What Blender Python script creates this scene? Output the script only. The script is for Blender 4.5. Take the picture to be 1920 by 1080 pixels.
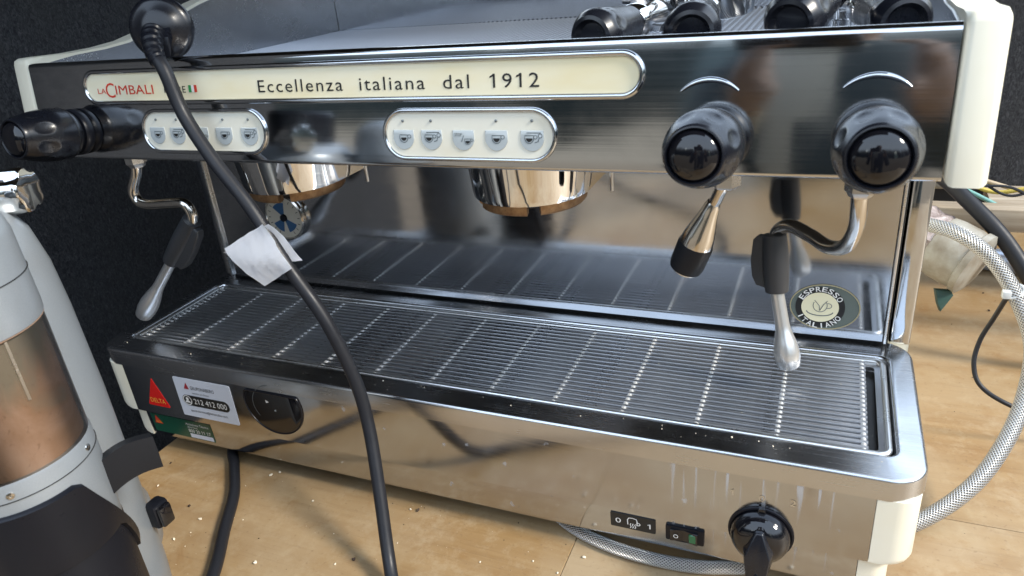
import bpy, bmesh, math, random
from mathutils import Vector, Matrix
random.seed(7)
sc = bpy.context.scene
R = math.radians
V = Vector
for o in list(bpy.data.objects): bpy.data.objects.remove(o)

# ------------------------------------------------------------------ camera
cam = bpy.data.cameras.new('camera'); camo = bpy.data.objects.new('camera', cam); sc.collection.objects.link(camo)
cam.sensor_width = 36.0; cam.lens = 36.0 * 1362.95 / 1920.0
cam.clip_start = 0.01; cam.clip_end = 200
camo.location = (0.30948, -0.46374, 0.47357); camo.rotation_euler = (1.1369, 0.0883, 0.3937)
cam.dof.use_dof = True; cam.dof.focus_distance = 0.64; cam.dof.aperture_fstop = 13
sc.camera = camo

# ------------------------------------------------------------------ world: daylight outside the open van
w = bpy.data.worlds.new('World'); sc.world = w; w.use_nodes = True
nt = w.node_tree; N = nt.nodes; L = nt.links; N.clear()
out = N.new('ShaderNodeOutputWorld'); bg = N.new('ShaderNodeBackground')
tc = N.new('ShaderNodeTexCoord'); sep = N.new('ShaderNodeSeparateXYZ')
nz = N.new('ShaderNodeTexNoise'); nz.inputs['Scale'].default_value = 7.0; nz.inputs['Detail'].default_value = 4
ma = N.new('ShaderNodeMath'); ma.operation = 'MULTIPLY_ADD'; ma.inputs[1].default_value = 0.13
ramp = N.new('ShaderNodeValToRGB')
el = ramp.color_ramp.elements
el[0].position = 0.0; el[0].color = (0.30, 0.25, 0.20, 1)
el[1].position = 1.0; el[1].color = (1.7, 2.1, 2.7, 1)
for p, c in ((0.40, (0.38, 0.33, 0.27, 1)), (0.506, (0.46, 0.43, 0.37, 1)), (0.518, (0.030, 0.042, 0.046, 1)), (0.57, (0.042, 0.060, 0.070, 1)),
             (0.61, (0.30, 0.34, 0.36, 1)), (0.67, (1.85, 2.2, 2.65, 1))):
    e = el.new(p); e.color = c
m2 = N.new('ShaderNodeMath'); m2.operation = 'MULTIPLY_ADD'; m2.inputs[1].default_value = 0.5; m2.inputs[2].default_value = 0.5
L.new(tc.outputs['Generated'], sep.inputs[0]); L.new(tc.outputs['Generated'], nz.inputs['Vector'])
sb = N.new('ShaderNodeMath'); sb.operation = 'SUBTRACT'; sb.inputs[1].default_value = 0.5
L.new(nz.outputs[0], sb.inputs[0]); L.new(sb.outputs[0], ma.inputs[0]); L.new(sep.outputs['Z'], ma.inputs[2])
L.new(ma.outputs[0], m2.inputs[0]); L.new(m2.outputs[0], ramp.inputs[0])
n2 = N.new('ShaderNodeTexVoronoi'); n2.feature = 'F1'; n2.inputs['Scale'].default_value = 5.5; n2.inputs['Randomness'].default_value = 0.9
mp = N.new('ShaderNodeMapping'); mp.inputs['Scale'].default_value = (1, 1, 0.45); L.new(tc.outputs['Generated'], mp.inputs[0]); L.new(mp.outputs[0], n2.inputs['Vector'])
sc2 = N.new('ShaderNodeSeparateColor'); L.new(n2.outputs['Color'], sc2.inputs[0])
r2 = N.new('ShaderNodeValToRGB'); r2.color_ramp.interpolation = 'CONSTANT'; e2 = r2.color_ramp.elements
e2[0].position = 0; e2[0].color = (1, 1, 1, 1); e2[1].position = 0.9; e2[1].color = (9.0, 8.6, 7.6, 1)
for p, c in ((0.45, (2.4, 2.5, 2.6, 1)), (0.62, (0.6, 0.6, 0.6, 1)), (0.75, (4.2, 4.0, 3.6, 1))): q = e2.new(p); q.color = c
L.new(sc2.outputs[0], r2.inputs[0])
r3 = N.new('ShaderNodeValToRGB'); e3 = r3.color_ramp.elements; e3[0].position = 0.512; e3[0].color = (0, 0, 0, 1); e3[1].position = 0.66; e3[1].color = (0, 0, 0, 1)
for p in (0.518, 0.60): q = e3.new(p); q.color = (1, 1, 1, 1)
L.new(m2.outputs[0], r3.inputs[0])
mm = N.new('ShaderNodeMix'); mm.data_type = 'RGBA'; mm.blend_type = 'MULTIPLY'; L.new(r3.outputs[0], mm.inputs[0]); L.new(ramp.outputs[0], mm.inputs[6]); L.new(r2.outputs[0], mm.inputs[7])
L.new(mm.outputs[2], bg.inputs[0]); bg.inputs[1].default_value = 1.0
L.new(bg.outputs[0], out.inputs[0])

# ------------------------------------------------------------------ lights
def light(name, kind, loc, target, energy, col, **k):
    d = bpy.data.lights.new(name, kind); d.energy = energy; d.color = col
    for a, b in k.items(): setattr(d, a, b)
    o = bpy.data.objects.new(name, d); sc.collection.objects.link(o); o.location = loc
    o.rotation_euler = (V(target) - V(loc)).to_track_quat('-Z', 'Y').to_euler(); return o
light('sun', 'SUN', (1.9, -0.12, 1.42), (0.1, 0.1, 0.0), 5.0, (1, 0.93, 0.82), angle=R(12))

sc.view_settings.view_transform = 'Standard'; sc.view_settings.look = 'None'
sc.view_settings.exposure = 0.0; sc.view_settings.gamma = 1.0; sc.view_settings.use_curve_mapping = False
sc.render.engine = 'CYCLES'
sc.cycles.max_bounces = 10; sc.cycles.glossy_bounces = 6; sc.cycles.sample_clamp_indirect = 6.0

# ================================================================== materials
MATS = {}
class NB:
    def __init__(s, m):
        s.t = m.node_tree; s.n = s.t.nodes; s.l = s.t.links
        s.b = s.n['Principled BSDF']
    def new(s, t, **k):
        x = s.n.new(t)
        for a, v in k.items():
            if a.startswith('i_'):
                key = a[2:]; key = int(key) if key.isdigit() else key.replace('_', ' ')
                x.inputs[key].default_value = v
            else: setattr(x, a, v)
        return x
    def link(s, a, b): s.l.new(a, b)
    def coords(s, scale=(1, 1, 1), src='Object', rot=(0, 0, 0)):
        t = s.new('ShaderNodeTexCoord'); m = s.new('ShaderNodeMapping')
        m.inputs['Scale'].default_value = scale; m.inputs['Rotation'].default_value = rot
        s.link(t.outputs[src], m.inputs[0]); return m.outputs[0]
    def noise(s, vec, scale, detail=4, rough=0.55, dist=0):
        n = s.new('ShaderNodeTexNoise'); n.inputs['Scale'].default_value = scale; n.inputs['Detail'].default_value = detail
        n.inputs['Roughness'].default_value = rough; n.inputs['Distortion'].default_value = dist
        s.link(vec, n.inputs['Vector']); return n.outputs[0]
    def ramp(s, f, *st):
        r = s.new('ShaderNodeValToRGB'); e = r.color_ramp.elements
        def c4(c): return (c, c, c, 1) if not hasattr(c, '__len__') else (*c, 1)
        e[0].position, e[0].color = st[0][0], c4(st[0][1]); e[1].position, e[1].color = st[-1][0], c4(st[-1][1])
        for p, c in st[1:-1]:
            q = e.new(p); q.color = c4(c)
        s.link(f, r.inputs[0]); return r.outputs[0]
    def mix(s, f, a, b, mode='MIX'):
        m = s.new('ShaderNodeMix', data_type='RGBA', blend_type=mode)
        if hasattr(f, 'is_linked'): s.link(f, m.inputs[0])
        else: m.inputs[0].default_value = f
        for v, i in ((a, 6), (b, 7)):
            if hasattr(v, 'is_linked'): s.link(v, m.inputs[i])
            else: m.inputs[i].default_value = (*v, 1)
        return m.outputs[2]
    def bump(s, h, strength, dist=0.001):
        b = s.new('ShaderNodeBump'); b.inputs['Strength'].default_value = strength; b.inputs['Distance'].default_value = dist
        s.link(h, b.inputs['Height']); s.link(b.outputs[0], s.b.inputs['Normal'])
def mat(name, col, rough=0.5, metal=0.0, coat=0.0, spec=0.5):
    m = bpy.data.materials.new(name); m.use_nodes = True
    b = m.node_tree.nodes['Principled BSDF']
    b.inputs['Base Color'].default_value = (*col, 1); b.inputs['Roughness'].default_value = rough
    b.inputs['Metallic'].default_value = metal; b.inputs['Coat Weight'].default_value = coat; b.inputs['Specular IOR Level'].default_value = spec
    b.inputs['Coat Roughness'].default_value = 0.08
    MATS[name] = m; return m
def steel(name, col, r0, r1, grain=(3, 600, 600), bump=0.03, wav=0.0, haze=0.0, hazecol=(0.5, 0.45, 0.38)):
    m = mat(name, col, r0, 1.0); k = NB(m)
    smud = k.noise(k.coords((1, 1, 1)), 16, 5, 0.6, 0.6)
    g = k.noise(k.coords(grain), 1.0, 3, 0.6)
    rr = k.ramp(smud, (0.35, r0), (0.68, r1))
    k.link(k.mix(0.25, rr, k.ramp(g, (0.3, r0 * .6), (0.7, r1 * 1.3))), k.b.inputs['Roughness'])
    k.link(k.mix(k.ramp(smud, (0.45, 0.0), (0.75, 0.35)), col, tuple(c * .86 for c in col)), k.b.inputs['Base Color'])
    if wav:
        h = k.noise(k.coords((1, 1, 2)), 7, 2, 0.4)
        k.bump(k.mix(0.02, k.ramp(h, (0, 0.0), (1, 1.0)), g), wav, 0.004)
    else: k.bump(g, bump, 0.0004)
    if haze:
        f = k.ramp(k.noise(k.coords((1, 1, 1)), 26, 6, 0.7, 0.4), (0.5, 0.0), (0.72, haze))
        k.link(k.ramp(k.noise(k.coords((1, 1, 1)), 26, 6, 0.7, 0.4), (0.48, 1.0), (0.75, 1.0 - haze)), k.b.inputs['Metallic'])
    return m
steel('panel_steel', (0.59, 0.61, 0.635), 0.045, 0.12, wav=0.14)
steel('splash_steel', (0.49, 0.505, 0.53), 0.04, 0.13, wav=0.04, haze=0.06)
steel('tray_steel', (0.58, 0.59, 0.61), 0.18, 0.30)
steel('slat_steel', (0.62, 0.625, 0.64), 0.22, 0.40)
steel('bright_steel', (0.74, 0.74, 0.73), 0.22, 0.38)
mat('chrome', (0.80, 0.79, 0.77), 0.05, 1.0); mat('worn_chrome', (0.66, 0.63, 0.58), 0.14, 1.0)
mat('tip_steel', (0.76, 0.76, 0.75), 0.30, 0.85)
mat('rod_steel', (0.66, 0.65, 0.62), 0.40, 0.55)
mat('dark_underside', (0.02, 0.02, 0.02), 0.5)
mat('dark_gap', (0.006, 0.006, 0.006), 0.7)
mat('black_print', (0.012, 0.012, 0.012), 0.5)
mat('red_print', (0.62, 0.045, 0.02), 0.45); mat('green_print', (0.02, 0.28, 0.07), 0.5); mat('white_print', (0.8, 0.8, 0.78), 0.5)
mat('yellow_print', (0.85, 0.42, 0.05), 0.5)
mat('red_sticker', (0.62, 0.015, 0.012), 0.25); mat('green_sticker', (0.008, 0.07, 0.04), 0.3); mat('white_sticker', (0.62, 0.66, 0.74), 0.35)
mat('dark_red_print', (0.35, 0.02, 0.03), 0.4)
mat('icon_grey', (0.12, 0.14, 0.15), 0.4); mat('button_plastic', (0.40, 0.44, 0.45), 0.18, 0.0, 0.4)
mat('badge_cream', (0.82, 0.77, 0.54), 0.45); mat('badge_grey', (0.16, 0.19, 0.17), 0.25, 0.3); mat('badge_gold', (0.55, 0.47, 0.28), 0.3, 0.6)
mat('green_lamp', (0.01, 0.13, 0.05), 0.2, 0, 0.5)
mat('gauge_face', (0.55, 0.52, 0.44), 0.35); mat('gauge_blue', (0.03, 0.10, 0.22), 0.35)
mat('paper', (0.88, 0.89, 0.92), 0.8)
mat('clear_tie', (0.6, 0.62, 0.62), 0.3)
# cream plastic, slightly yellowed
m = mat('cream_plastic', (0.80, 0.76, 0.62), 0.32); k = NB(m)
n = k.noise(k.coords(), 9, 4, 0.6)
k.link(k.mix(k.ramp(n, (0.4, 0.0), (0.75, 0.7)), (0.80, 0.77, 0.65), (0.76, 0.69, 0.50)), k.b.inputs['Base Color'])
k.link(k.ramp(k.noise(k.coords(), 30, 5), (0.3, 0.26), (0.7, 0.42)), k.b.inputs['Roughness'])
m = mat('cream_plate', (0.80, 0.74, 0.54), 0.35); k = NB(m)
n = k.noise(k.coords((1, 1, 3)), 7, 4, 0.6)
k.link(k.mix(k.ramp(n, (0.42, 0.0), (0.72, 1.0)), (0.80, 0.75, 0.57), (0.76, 0.66, 0.40)), k.b.inputs['Base Color'])
m = mat('keypad_plate', (0.78, 0.77, 0.70), 0.35); k = NB(m)
k.link(k.mix(k.ramp(k.noise(k.coords(), 14, 4), (0.45, 0.0), (0.75, 0.8)), (0.74, 0.72, 0.62), (0.70, 0.62, 0.44)), k.b.inputs['Base Color'])
# black plastics
def black(name, col, r0, r1, coat, scale=40, spec=0.5):
    m = mat(name, col, r0, 0, coat, spec); k = NB(m)
    k.link(k.ramp(k.noise(k.coords(), scale, 5, 0.65), (0.35, r0), (0.7, r1)), k.b.inputs['Roughness'])
    return m
black('knob_black', (0.007, 0.008, 0.012), 0.20, 0.34, 0.08)
black('cap_black', (0.005, 0.005, 0.007), 0.04, 0.09, 0.3)
black('grip_rubber', (0.012, 0.013, 0.016), 0.34, 0.48, 0.0, 40, 0.22)
black('wand_rubber', (0.035, 0.037, 0.041), 0.34, 0.46, 0.0)
black('cable_rubber', (0.014, 0.015, 0.019), 0.38, 0.52, 0.0, 120, 0.30)
black('black_plastic', (0.007, 0.008, 0.012), 0.26, 0.40, 0.0, 40, 0.25)
m = mat('bronze', (0.46, 0.24, 0.09), 0.5, 0.8); k = NB(m)
n = k.noise(k.coords((1, 1, 1)), 90, 5, 0.7)
k.link(k.ramp(n, (0.3, (0.20, 0.105, 0.05)), (0.7, (0.46, 0.29, 0.15))), k.b.inputs['Base Color']); k.bump(n, 0.4, 0.0006)
# apron: stained stainless sheet
m = steel('apron_steel', (0.50, 0.52, 0.555), 0.08, 0.17, haze=0.0); k = NB(m)
dr = k.noise(k.coords((120, 1, 6)), 1.0, 2, 0.5)
spl = k.noise(k.coords(), 70, 3, 0.5)
tcx = k.new('ShaderNodeTexCoord'); sx = k.new('ShaderNodeSeparateXYZ'); k.link(tcx.outputs['Object'], sx.inputs[0])
gx = k.ramp(sx.outputs['X'], (0.20, 0.0), (0.23, 1.0), (0.33, 1.0), (0.36, 0.0))
gz = k.ramp(sx.outputs['Z'], (-0.012, 0.0), (0.02, 0.9)) if False else k.new('ShaderNodeMapRange', i_1=-0.014, i_2=0.022, i_3=0.0, i_4=1.0).outputs[0]
for nn_ in k.n:
    if nn_.type == 'MAP_RANGE': k.link(sx.outputs['Z'], nn_.inputs[0])
a1 = k.mix(1.0, k.ramp(dr, (0.56, 0.0), (0.61, 1.0)), gx, 'MULTIPLY'); a2 = k.mix(1.0, a1, gz, 'MULTIPLY')
a3 = k.mix(1.0, a2, k.ramp(spl, (0.70, 0.0), (0.74, 0.6)), 'ADD')
f = k.new('ShaderNodeMath', operation='MULTIPLY', i_1=0.6); k.link(a3, f.inputs[0])
inv = k.new('ShaderNodeMath', operation='SUBTRACT', i_0=1.0); k.link(f.outputs[0], inv.inputs[1])
k.link(inv.outputs[0], k.b.inputs['Metallic'])
# varnished plywood table
m = mat('plywood', (0.4, 0.25, 0.12), 0.5); k = NB(m)
gr = k.noise(k.coords((1.6, 26, 1), rot=(0, 0, R(8))), 2.2, 6, 0.6, 0.8)
bl = k.noise(k.coords(), 5.5, 5, 0.62, 0.5); sp = k.noise(k.coords(), 210, 3, 0.6); st = k.noise(k.coords(), 17, 5, 0.7, 0.3)
c = k.ramp(gr, (0.25, (0.235, 0.135, 0.052)), (0.5, (0.285, 0.175, 0.074)), (0.75, (0.335, 0.220, 0.102)))
c = k.mix(k.ramp(bl, (0.36, 0.0), (0.66, 0.75)), c, (0.38, 0.29, 0.18))
c = k.mix(k.ramp(st, (0.56, 0.0), (0.74, 0.6)), c, (0.235, 0.118, 0.036))
c = k.mix(k.ramp(sp, (0.60, 0.0), (0.72, 0.35)), c, (0.16, 0.09, 0.045))
fg = k.noise(k.coords((6, 160, 1), rot=(0, 0, R(8))), 2.0, 4, 0.7, 0.3)
c = k.mix(k.ramp(fg, (0.55, 0.0), (0.78, 0.28)), c, (0.13, 0.072, 0.035))
sc_ = k.noise(k.coords((1, 1, 1)), 48, 6, 0.75, 0.2)
c = k.mix(k.ramp(sc_, (0.50, 0.0), (0.72, 0.5)), c, (0.43, 0.335, 0.21))
k.link(c, k.b.inputs['Base Color'])
k.link(k.ramp(bl, (0.3, 0.42), (0.7, 0.62)), k.b.inputs['Roughness'])
k.bump(k.mix(0.5, gr, sp), 0.25, 0.0008)
# needle felt carpet lining
m = mat('felt_carpet', (0.02, 0.02, 0.02), 0.95, 0, 0, 0.15); k = NB(m)
a = k.noise(k.coords((1, 1, 0.55)), 300, 6, 0.75, 1.2); b2 = k.noise(k.coords((1, 1, 1)), 14, 6, 0.65)
c = k.ramp(a, (0.34, (0.020, 0.021, 0.025)), (0.52, (0.062, 0.064, 0.070)), (0.72, (0.150, 0.151, 0.156)))
k.link(k.mix(k.ramp(b2, (0.4, 0.0), (0.7, 0.4)), c, (0.060, 0.060, 0.058)), k.b.inputs['Base Color']); k.bump(a, 0.9, 0.004)
# silver paint of the grinder
m = mat('silver_paint', (0.56, 0.60, 0.64), 0.38, 0.35, 0.15); k = NB(m)
a = k.noise(k.coords(), 1600, 2, 0.5); b2 = k.noise(k.coords(), 14, 4, 0.6)
k.link(k.mix(k.ramp(b2, (0.45, 0.0), (0.75, 0.5)), k.ramp(a, (0.3, (0.265, 0.296, 0.328)), (0.7, (0.300, 0.332, 0.364))), (0.25, 0.255, 0.25)), k.b.inputs['Base Color'])
# coffee dusted doser wall (inside) and its clear shell
m = mat('coffee_stain', (0.3, 0.15, 0.08), 0.75); k = NB(m)
a = k.noise(k.coords((1, 1, 0.6)), 22, 5, 0.6, 0.8); b2 = k.noise(k.coords(), 260, 3, 0.7)
c = k.ramp(a, (0.30, (0.19, 0.16, 0.12)), (0.42, (0.25, 0.150, 0.092)), (0.55, (0.33, 0.220, 0.160)), (0.72, (0.38, 0.275, 0.215)))
tz = k.new('ShaderNodeTexCoord'); sz = k.new('ShaderNodeSeparateXYZ'); k.link(tz.outputs['Object'], sz.inputs[0])
zz = k.new('ShaderNodeMapRange', i_1=-0.03, i_2=0.045, i_3=0.0, i_4=1.0); k.link(sz.outputs['Z'], zz.inputs[0])
hz = k.new('ShaderNodeMath', operation='MULTIPLY'); k.link(zz.outputs[0], hz.inputs[0]); k.link(k.noise(k.coords((1, 1, 0.4)), 40, 4, 0.6, 1.0), hz.inputs[1])
c = k.mix(k.ramp(hz.outputs[0], (0.22, 0.0), (0.42, 0.85)), c, (0.15, 0.145, 0.115))
k.link(k.mix(k.ramp(b2, (0.60, 0.0), (0.74, 0.5)), c, (0.11, 0.055, 0.03)), k.b.inputs['Base Color'])
m = bpy.data.materials.new('clear_shell'); m.use_nodes = True; MATS['clear_shell'] = m
t = m.node_tree; t.nodes.clear(); o_ = t.nodes.new('ShaderNodeOutputMaterial'); mx = t.nodes.new('ShaderNodeMixShader')
tr = t.nodes.new('ShaderNodeBsdfTransparent'); tr.inputs[0].default_value = (0.96, 0.93, 0.89, 1); gl = t.nodes.new('ShaderNodeBsdfGlossy'); gl.inputs['Roughness'].default_value = 0.32
fr = t.nodes.new('ShaderNodeFresnel'); fr.inputs[0].default_value = 1.5
t.links.new(fr.outputs[0], mx.inputs[0]); t.links.new(tr.outputs[0], mx.inputs[1]); t.links.new(gl.outputs[0], mx.inputs[2]); t.links.new(mx.outputs[0], o_.inputs[0])
# braided hose
m = mat('braid', (0.58, 0.58, 0.57), 0.34, 0.9); k = NB(m)
def wave(rot, name):
    x = k.new('ShaderNodeTexWave'); x.inputs['Scale'].default_value = 1.0; k.link(k.coords((1, 1, 1), 'UV', (0, 0, 0)), x.inputs[0]); return x
uvn = k.new('ShaderNodeUVMap'); su = k.new('ShaderNodeSeparateXYZ'); k.link(uvn.outputs[0], su.inputs[0])
def sinus(expr_sign):
    a_ = k.new('ShaderNodeMath', operation='MULTIPLY', i_1=14.0 * 6.2832); k.link(su.outputs[0], a_.inputs[0])
    b_ = k.new('ShaderNodeMath', operation='MULTIPLY', i_1=expr_sign * 330.0 * 6.2832); k.link(su.outputs[1], b_.inputs[0])
    c_ = k.new('ShaderNodeMath', operation='ADD'); k.link(a_.outputs[0], c_.inputs[0]); k.link(b_.outputs[0], c_.inputs[1])
    d_ = k.new('ShaderNodeMath', operation='SINE'); k.link(c_.outputs[0], d_.inputs[0]); return d_.outputs[0]
mxm = k.new('ShaderNodeMath', operation='MAXIMUM'); k.link(sinus(1), mxm.inputs[0]); k.link(sinus(-1), mxm.inputs[1])
k.link(k.ramp(mxm.outputs[0], (0.0, (0.24, 0.24, 0.24)), (0.55, (0.66, 0.66, 0.65))), k.b.inputs['Base Color']); k.bump(mxm.outputs[0], 0.8, 0.0012)
# odds and ends behind
m = mat('old_wood', (0.36, 0.29, 0.21), 0.7); k = NB(m)
a = k.noise(k.coords((2, 40, 40)), 3, 5, 0.6); k.link(k.ramp(a, (0.3, (0.24, 0.18, 0.12)), (0.7, (0.46, 0.39, 0.30))), k.b.inputs['Base Color'])
m = mat('pvc', (0.62, 0.58, 0.48), 0.4); k = NB(m)
a = k.noise(k.coords(), 40, 5, 0.6); k.link(k.ramp(a, (0.35, (0.34, 0.33, 0.29)), (0.68, (0.20, 0.165, 0.12))), k.b.inputs['Base Color'])
m = mat('wrap_tape', (0.36, 0.31, 0.30), 0.7); k = NB(m)
a = k.noise(k.coords((1, 1, 1)), 60, 5, 0.7, 1.0); k.link(k.ramp(a, (0.35, (0.14, 0.10, 0.09)), (0.6, (0.42, 0.36, 0.35)), (0.75, (0.62, 0.57, 0.55))), k.b.inputs['Base Color']); k.bump(a, 0.7, 0.003)
mat('teal_plastic', (0.02, 0.06, 0.055), 0.4); mat('yellow_wire', (0.55, 0.42, 0.08), 0.5); mat('teal_wire', (0.16, 0.36, 0.33), 0.5); mat('beige_wire', (0.42, 0.33, 0.22), 0.5)
mat('crumb', (0.72, 0.64, 0.50), 0.8); mat('crumb_dark', (0.05, 0.03, 0.02), 0.8); mat('gravel', (0.50, 0.48, 0.44), 0.8)
mat('rail_paint', (0.50, 0.56, 0.66), 0.3, 0.6)
mat('mat_rubber', (0.27, 0.29, 0.33), 0.34, 0.8)

# ================================================================== mesh helpers
WORLD = {}
def obj(name, bm, material, parent=None, smooth=True, angle=40):
    """link a bmesh as one mesh object, its origin at the middle of its bounding box"""
    if isinstance(bm, bmesh.types.BMesh):
        me = bpy.data.meshes.new(name); bmesh.ops.recalc_face_normals(bm, faces=bm.faces); bm.to_mesh(me); bm.free()
    else: me = bm
    vs = [v.co for v in me.vertices]
    lo = V((min(v.x for v in vs), min(v.y for v in vs), min(v.z for v in vs))); hi = V((max(v.x for v in vs), max(v.y for v in vs), max(v.z for v in vs)))
    c = (lo + hi) / 2; me.transform(Matrix.Translation(-c))
    if smooth:
        for p in me.polygons: p.use_smooth = True
        try: me.set_sharp_from_angle(angle=R(angle))
        except Exception: pass
    me.materials.append(MATS[material] if isinstance(material, str) else material)
    o = bpy.data.objects.new(name, me); sc.collection.objects.link(o)
    place(o, c, parent); return o
def place(o, c, parent=None):
    WORLD[o.name] = V(c)
    if parent: o.parent = parent; o.location = V(c) - WORLD[parent.name]
    else: o.location = c
def share(src, name, c, parent):
    o = bpy.data.objects.new(name, src.data); sc.collection.objects.link(o); place(o, c, parent); return o
def empty(name, loc, label, cat, group=None):
    o = bpy.data.objects.new(name, None); sc.collection.objects.link(o); o.empty_display_size = 0.02; place(o, V(loc)); tag(o, label, cat, group); return o
def tag(o, label, cat, group=None, kind=None):
    if label: o['label'] = label
    if cat: o['category'] = cat
    if group: o['group'] = group
    if kind: o['kind'] = kind
    return o
def lab(o, label): o['label'] = label; return o
def bevel(bm, w, seg=2, edges=None):
    bmesh.ops.bevel(bm, geom=list(edges or bm.edges), offset=w, segments=seg, affect='EDGES', profile=0.5, clamp_overlap=True); return bm
def box(x0, x1, y0, y1, z0, z1, bev=0, seg=2):
    bm = bmesh.new(); bmesh.ops.create_cube(bm, size=1)
    for v in bm.verts: v.co = V(((x0 + x1) / 2 + v.co.x * (x1 - x0), (y0 + y1) / 2 + v.co.y * (y1 - y0), (z0 + z1) / 2 + v.co.z * (z1 - z0)))
    if bev: bevel(bm, bev, seg)
    return bm
def prism_x(prof, x0, x1, bev=0, seg=2):
    bm = bmesh.new(); a = [bm.verts.new((x0, y, z)) for y, z in prof]; b = [bm.verts.new((x1, y, z)) for y, z in prof]
    n = len(prof); bm.faces.new(a); bm.faces.new(b[::-1])
    for i in range(n): bm.faces.new((a[i], a[(i + 1) % n], b[(i + 1) % n], b[i]))
    if bev:
        es = [e for e in bm.edges if len({round(v.co.x, 6) for v in e.verts}) == 1]
        bevel(bm, bev, seg, es)
    return bm
class Frame:
    def __init__(s, o, ux, uy, n): s.o = V(o); s.ux = V(ux).normalized(); s.uy = V(uy).normalized(); s.n = V(n).normalized()
    def p(s, u, v, h=0): return s.o + s.ux * u + s.uy * v + s.n * h
def plate(F, pts, h0, h1, bev=0, seg=2):
    bm = bmesh.new(); a = [bm.verts.new(F.p(u, v, h0)) for u, v in pts]; b = [bm.verts.new(F.p(u, v, h1)) for u, v in pts]
    n = len(pts); bm.faces.new(a[::-1]); top = bm.faces.new(b)
    for i in range(n): bm.faces.new((a[i], a[(i + 1) % n], b[(i + 1) % n], b[i]))
    if bev: bevel(bm, bev, seg, list(top.edges))
    return bm
def stadium(cx, cy, w, h, n=14, r=None):
    r = h / 2 if r is None else r; pts = []
    for sx, sy, a0 in ((1, 1, 0), (-1, 1, 90), (-1, -1, 180), (1, -1, 270)):
        for i in range(n + 1):
            a = R(a0 + 90 * i / n); q = (cx + sx * (w / 2 - r) + r * math.cos(a), cy + sy * (h / 2 - r) + r * math.sin(a))
            if not pts or (abs(q[0] - pts[-1][0]) + abs(q[1] - pts[-1][1])) > 1e-6: pts.append(q)
    if abs(pts[0][0] - pts[-1][0]) + abs(pts[0][1] - pts[-1][1]) < 1e-6: pts.pop()
    return pts
def circle(cx, cy, rx, ry=None, n=40, a0=0, a1=360):
    ry = rx if ry is None else ry
    m = n if a1 - a0 >= 360 else n + 1
    return [(cx + rx * math.cos(R(a0 + (a1 - a0) * i / n)), cy + ry * math.sin(R(a0 + (a1 - a0) * i / n))) for i in range(m)]
def smooth_path(pts, n=8, closed=False):
    P = [V(p) for p in pts]; o = []; m = len(P)
    for i in range(m if closed else m - 1):
        g = (lambda j: P[j % m]) if closed else (lambda j: P[min(max(j, 0), m - 1)])
        p0, p1, p2, p3 = g(i - 1), g(i), g(i + 1), g(i + 2)
        for s in range(n):
            t = s / n
            o.append(0.5 * ((2 * p1) + (-p0 + p2) * t + (2 * p0 - 5 * p1 + 4 * p2 - p3) * t * t + (-p0 + 3 * p1 - 3 * p2 + p3) * t ** 3))
    if not closed: o.append(P[-1])
    return o
def tube(path, rad, seg=14, closed=False, caps=True, bm=None, uv=False):
    bm = bm or bmesh.new(); P = [V(p) for p in path]; m = len(P); rings = []
    T = []
    for i in range(m):
        a = P[(i - 1) % m] if closed or i > 0 else P[i]; b = P[(i + 1) % m] if closed or i < m - 1 else P[i]
        T.append((b - a).normalized())
    up = V((0, 0, 1)) if abs(T[0].z) < 0.9 else V((1, 0, 0)); nrm = (up - T[0] * up.dot(T[0])).normalized()
    Ls = [0]
    for i in range(1, m): Ls.append(Ls[-1] + (P[i] - P[i - 1]).length)
    for i in range(m):
        nrm = (nrm - T[i] * nrm.dot(T[i])).normalized(); bn = T[i].cross(nrm)
        r = rad[i] if hasattr(rad, '__len__') else rad
        rings.append([bm.verts.new(P[i] + (nrm * math.cos(2 * math.pi * j / seg) + bn * math.sin(2 * math.pi * j / seg)) * r) for j in range(seg)])
    ul = bm.loops.layers.uv.verify() if uv else None
    for i in range(m if closed else m - 1):
        A, B = rings[i], rings[(i + 1) % m]
        for j in range(seg):
            f = bm.faces.new((A[j], A[(j + 1) % seg], B[(j + 1) % seg], B[j]))
            if uv:
                for lp, (uu, vv) in zip(f.loops, ((j / seg, Ls[i]), ((j + 1) / seg, Ls[i]), ((j + 1) / seg, Ls[(i + 1) % m]), (j / seg, Ls[(i + 1) % m]))): lp[ul].uv = (uu, vv)
    if caps and not closed: bm.faces.new(rings[0][::-1]); bm.faces.new(rings[-1])
    return bm
def lathe(prof, F, seg=40, mod=None, cap0=True, cap1=True, bm=None):
    """prof [(radius, height along F.n)]"""
    bm = bm or bmesh.new(); rings = []
    for r, h in prof:
        if r < 1e-6: rings.append([bm.verts.new(F.p(0, 0, h))]); continue
        ring = []
        for j in range(seg):
            a = 2 * math.pi * j / seg; rr = r + (mod(a, h, r) if mod else 0)
            ring.append(bm.verts.new(F.p(rr * math.cos(a), rr * math.sin(a), h)))
        rings.append(ring)
    for A, B in zip(rings, rings[1:]):
        if len(A) == 1 and len(B) == 1: continue
        for j in range(seg):
            q = (j + 1) % seg
            if len(A) == 1: bm.faces.new((A[0], B[q], B[j]))
            elif len(B) == 1: bm.faces.new((A[j], A[q], B[0]))
            else: bm.faces.new((A[j], A[q], B[q], B[j]))
    if cap0 and len(rings[0]) > 1: bm.faces.new(rings[0][::-1])
    if cap1 and len(rings[-1]) > 1: bm.faces.new(rings[-1])
    return bm
def axis_frame(o, n, up=(0, 0, 1)):
    n = V(n).normalized(); up = V(up)
    if abs(n.dot(up)) > 0.98: up = V((0, 1, 0))
    ux = up.cross(n).normalized(); return Frame(o, ux, n.cross(ux), n)
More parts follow.
